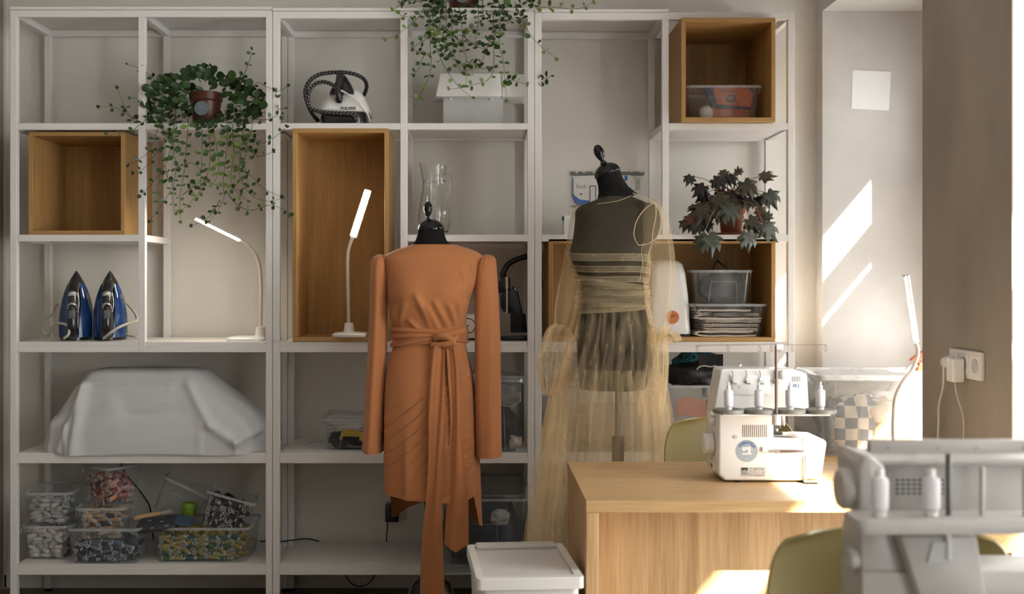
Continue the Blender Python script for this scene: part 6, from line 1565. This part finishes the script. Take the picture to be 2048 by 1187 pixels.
rag('beige_fabric', 'beige fabric between the check and the orange pieces in the counter tub', 'fabric', (xf+.235, -.10, zc+.165), (.06, .045, .05), pm('beige_weave', (.5, .42, .33), .9, var=.1), 56, .3)
rag('slate_fabric', 'slate grey fabric at the corner of the counter tub', 'fabric', (xf+.062, -.06, zc+.10), (.028, .06, .095), pm('slate_weave', (.13, .15, .18), .9, var=.2), 54, .25)
rag('cream_fabric', 'cream fabric heaped at the back of the counter tub', 'fabric', (xf+.24, .05, zc+.135), (.21, .085, .13), pm('cream_weave', (.60, .55, .48), .9, var=.1), 55, .2)
RED = pm('orange_red_plastic', (.60, .085, .03), .4, var=.08)
t = thing('orange_clamp', 'orange red clamp lying on the lid of the counter tub', 'clamp', (PX(1838, .0), -.02, CZ+.296+.0165))
zt_ = 0
MB().prism([(-.045, .040), (-.035, .052), (.03, .095), (.05, .095), (.05, .07), (-.02, .035)], -.012, .012).build('jaw', RED, t, bevel=.003, local=True)
MB().prism([(-.02, 0), (.05, 0), (.05, .038), (-.01, .032)], -.014, .014).build('body', RED, t, bevel=.003, local=True)
MB().tube(spline([(-.02, -.016, .02), (-.045, -.018, .022), (-.062, -.018, .010), (-.066, -.018, .005)], 5), .005, 8).build('grip', LGREY, t, smooth=50, local=True)
MB().lathe([(.010, 0), (.010, .006)], 16, Matrix.Translation((.03, -.014, .018)) @ Matrix.Rotation(PI/2, 4, 'X')).build('screw', WPLAS, t, local=True)

# ------------------------------------------------------------------ on the window wall
t = thing('note_paper', 'blank square white paper stuck to the bright window reveal', 'paper', P(1742, 180, WIN[0][1]), (0, 0, 0))
yy = WIN[0][1]-.0015
rows = [[P(lerp(lerp(1705, 1702.5, v), lerp(1782, 1778, v), u), lerp(lerp(140, 217, v), lerp(143, 221, v), u), yy-.004*(u**4+v**6)*(.3+.7*u)) for u in [i/8 for i in range(9)]] for v in [j/8 for j in range(9)]]
MB().grid(rows).build('sheet', pm('paper', (.86, .86, .88), .8, var=.01), t, smooth=60, thick=.0006)
xs_ = XR-.0045
def onpier(px, py, d=0):
    """a point on the room side of the pier"""
    tt = (xs_)/((px-CX)/F); Y = CAMY+tt
    return Vector((xs_-d, Y, CAMZ+(CY-py)*tt/F))
a, b = onpier(1905, 700), onpier(1970, 760)
t = thing('triple_socket', 'white triple wall socket on the grey pier', 'socket', (xs_, (a.y+b.y)/2, (a.z+b.z)/2-.04))
zc_ = (onpier(1937, 728)).z; y0, y1 = b.y, a.y
MB().box(xs_-.010, xs_, y0, y1, zc_-.0405, zc_+.0405).build('frame', WPLAS, t, bevel=.002)
w3 = (y1-y0)/3
for k in range(3):
    yc = y0+w3*(k+.5)
    ins = MB().box(xs_-.0125, xs_-.010, yc-w3*.40, yc+w3*.40, zc_-.030, zc_+.030).build('insert', WPLAS, t, bevel=.001)
    MB().lathe([(.021, 0), (.0205, .0022), (.0185, .0022), (.0175, .0006)], 28, Matrix.Translation((xs_-.0125, yc, zc_)) @ Matrix.Rotation(-PI/2, 4, 'Y')).build('socket_well', LGREY, ins, smooth=40)
t = thing('charger_plug', 'white boxy charger in the middle of the triple socket', 'charger', (xs_-.03, y0+w3*1.62, zc_-.03))
yc = y0+w3*1.62
MB().box(xs_-.052, xs_-.0155, yc-.024, yc+.024, zc_-.052, zc_+.018).build('body', WPLAS, t, bevel=.006, seg=3, smooth=40)
cp = onpier(1920, 766, .03)
MB().tube(spline([(xs_-.035, yc, zc_-.05), (xs_-.03, yc, zc_-.09), (xs_-.012, yc-.004, zc_-.16), (xs_-.010, yc, zc_-.26), (xs_-.010, yc, CZ+.01)], 8), .0018, 6).build('cable', CREAM, t, smooth=50)
t = thing('round_plug', 'white round plug with a thick cable in the triple socket', 'plug', (xs_-.03, y0+w3*2.5, zc_-.03))
yc = y0+w3*2.55
MB().lathe([(.020, 0), (.020, .012), (.014, .026), (.011, .03)], 24, Matrix.Translation((xs_-.0155, yc, zc_)) @ Matrix.Rotation(-PI/2, 4, 'Y')).build('plug', WPLAS, t, smooth=40)
MB().tube(spline([(xs_-.04, yc, zc_-.005), (xs_-.04, yc, zc_-.04), (xs_-.03, yc+.03, zc_-.08), (xs_-.02, yc+.085, zc_-.14), (xs_-.015, yc+.10, zc_-.20), (xs_-.015, yc+.11, zc_-.28), (xs_-.02, yc+.12, CZ+.012), (xs_-.05, yc+.14, CZ+.006)], 8), .0038, 8).build('cable', CREAM, t, smooth=50)
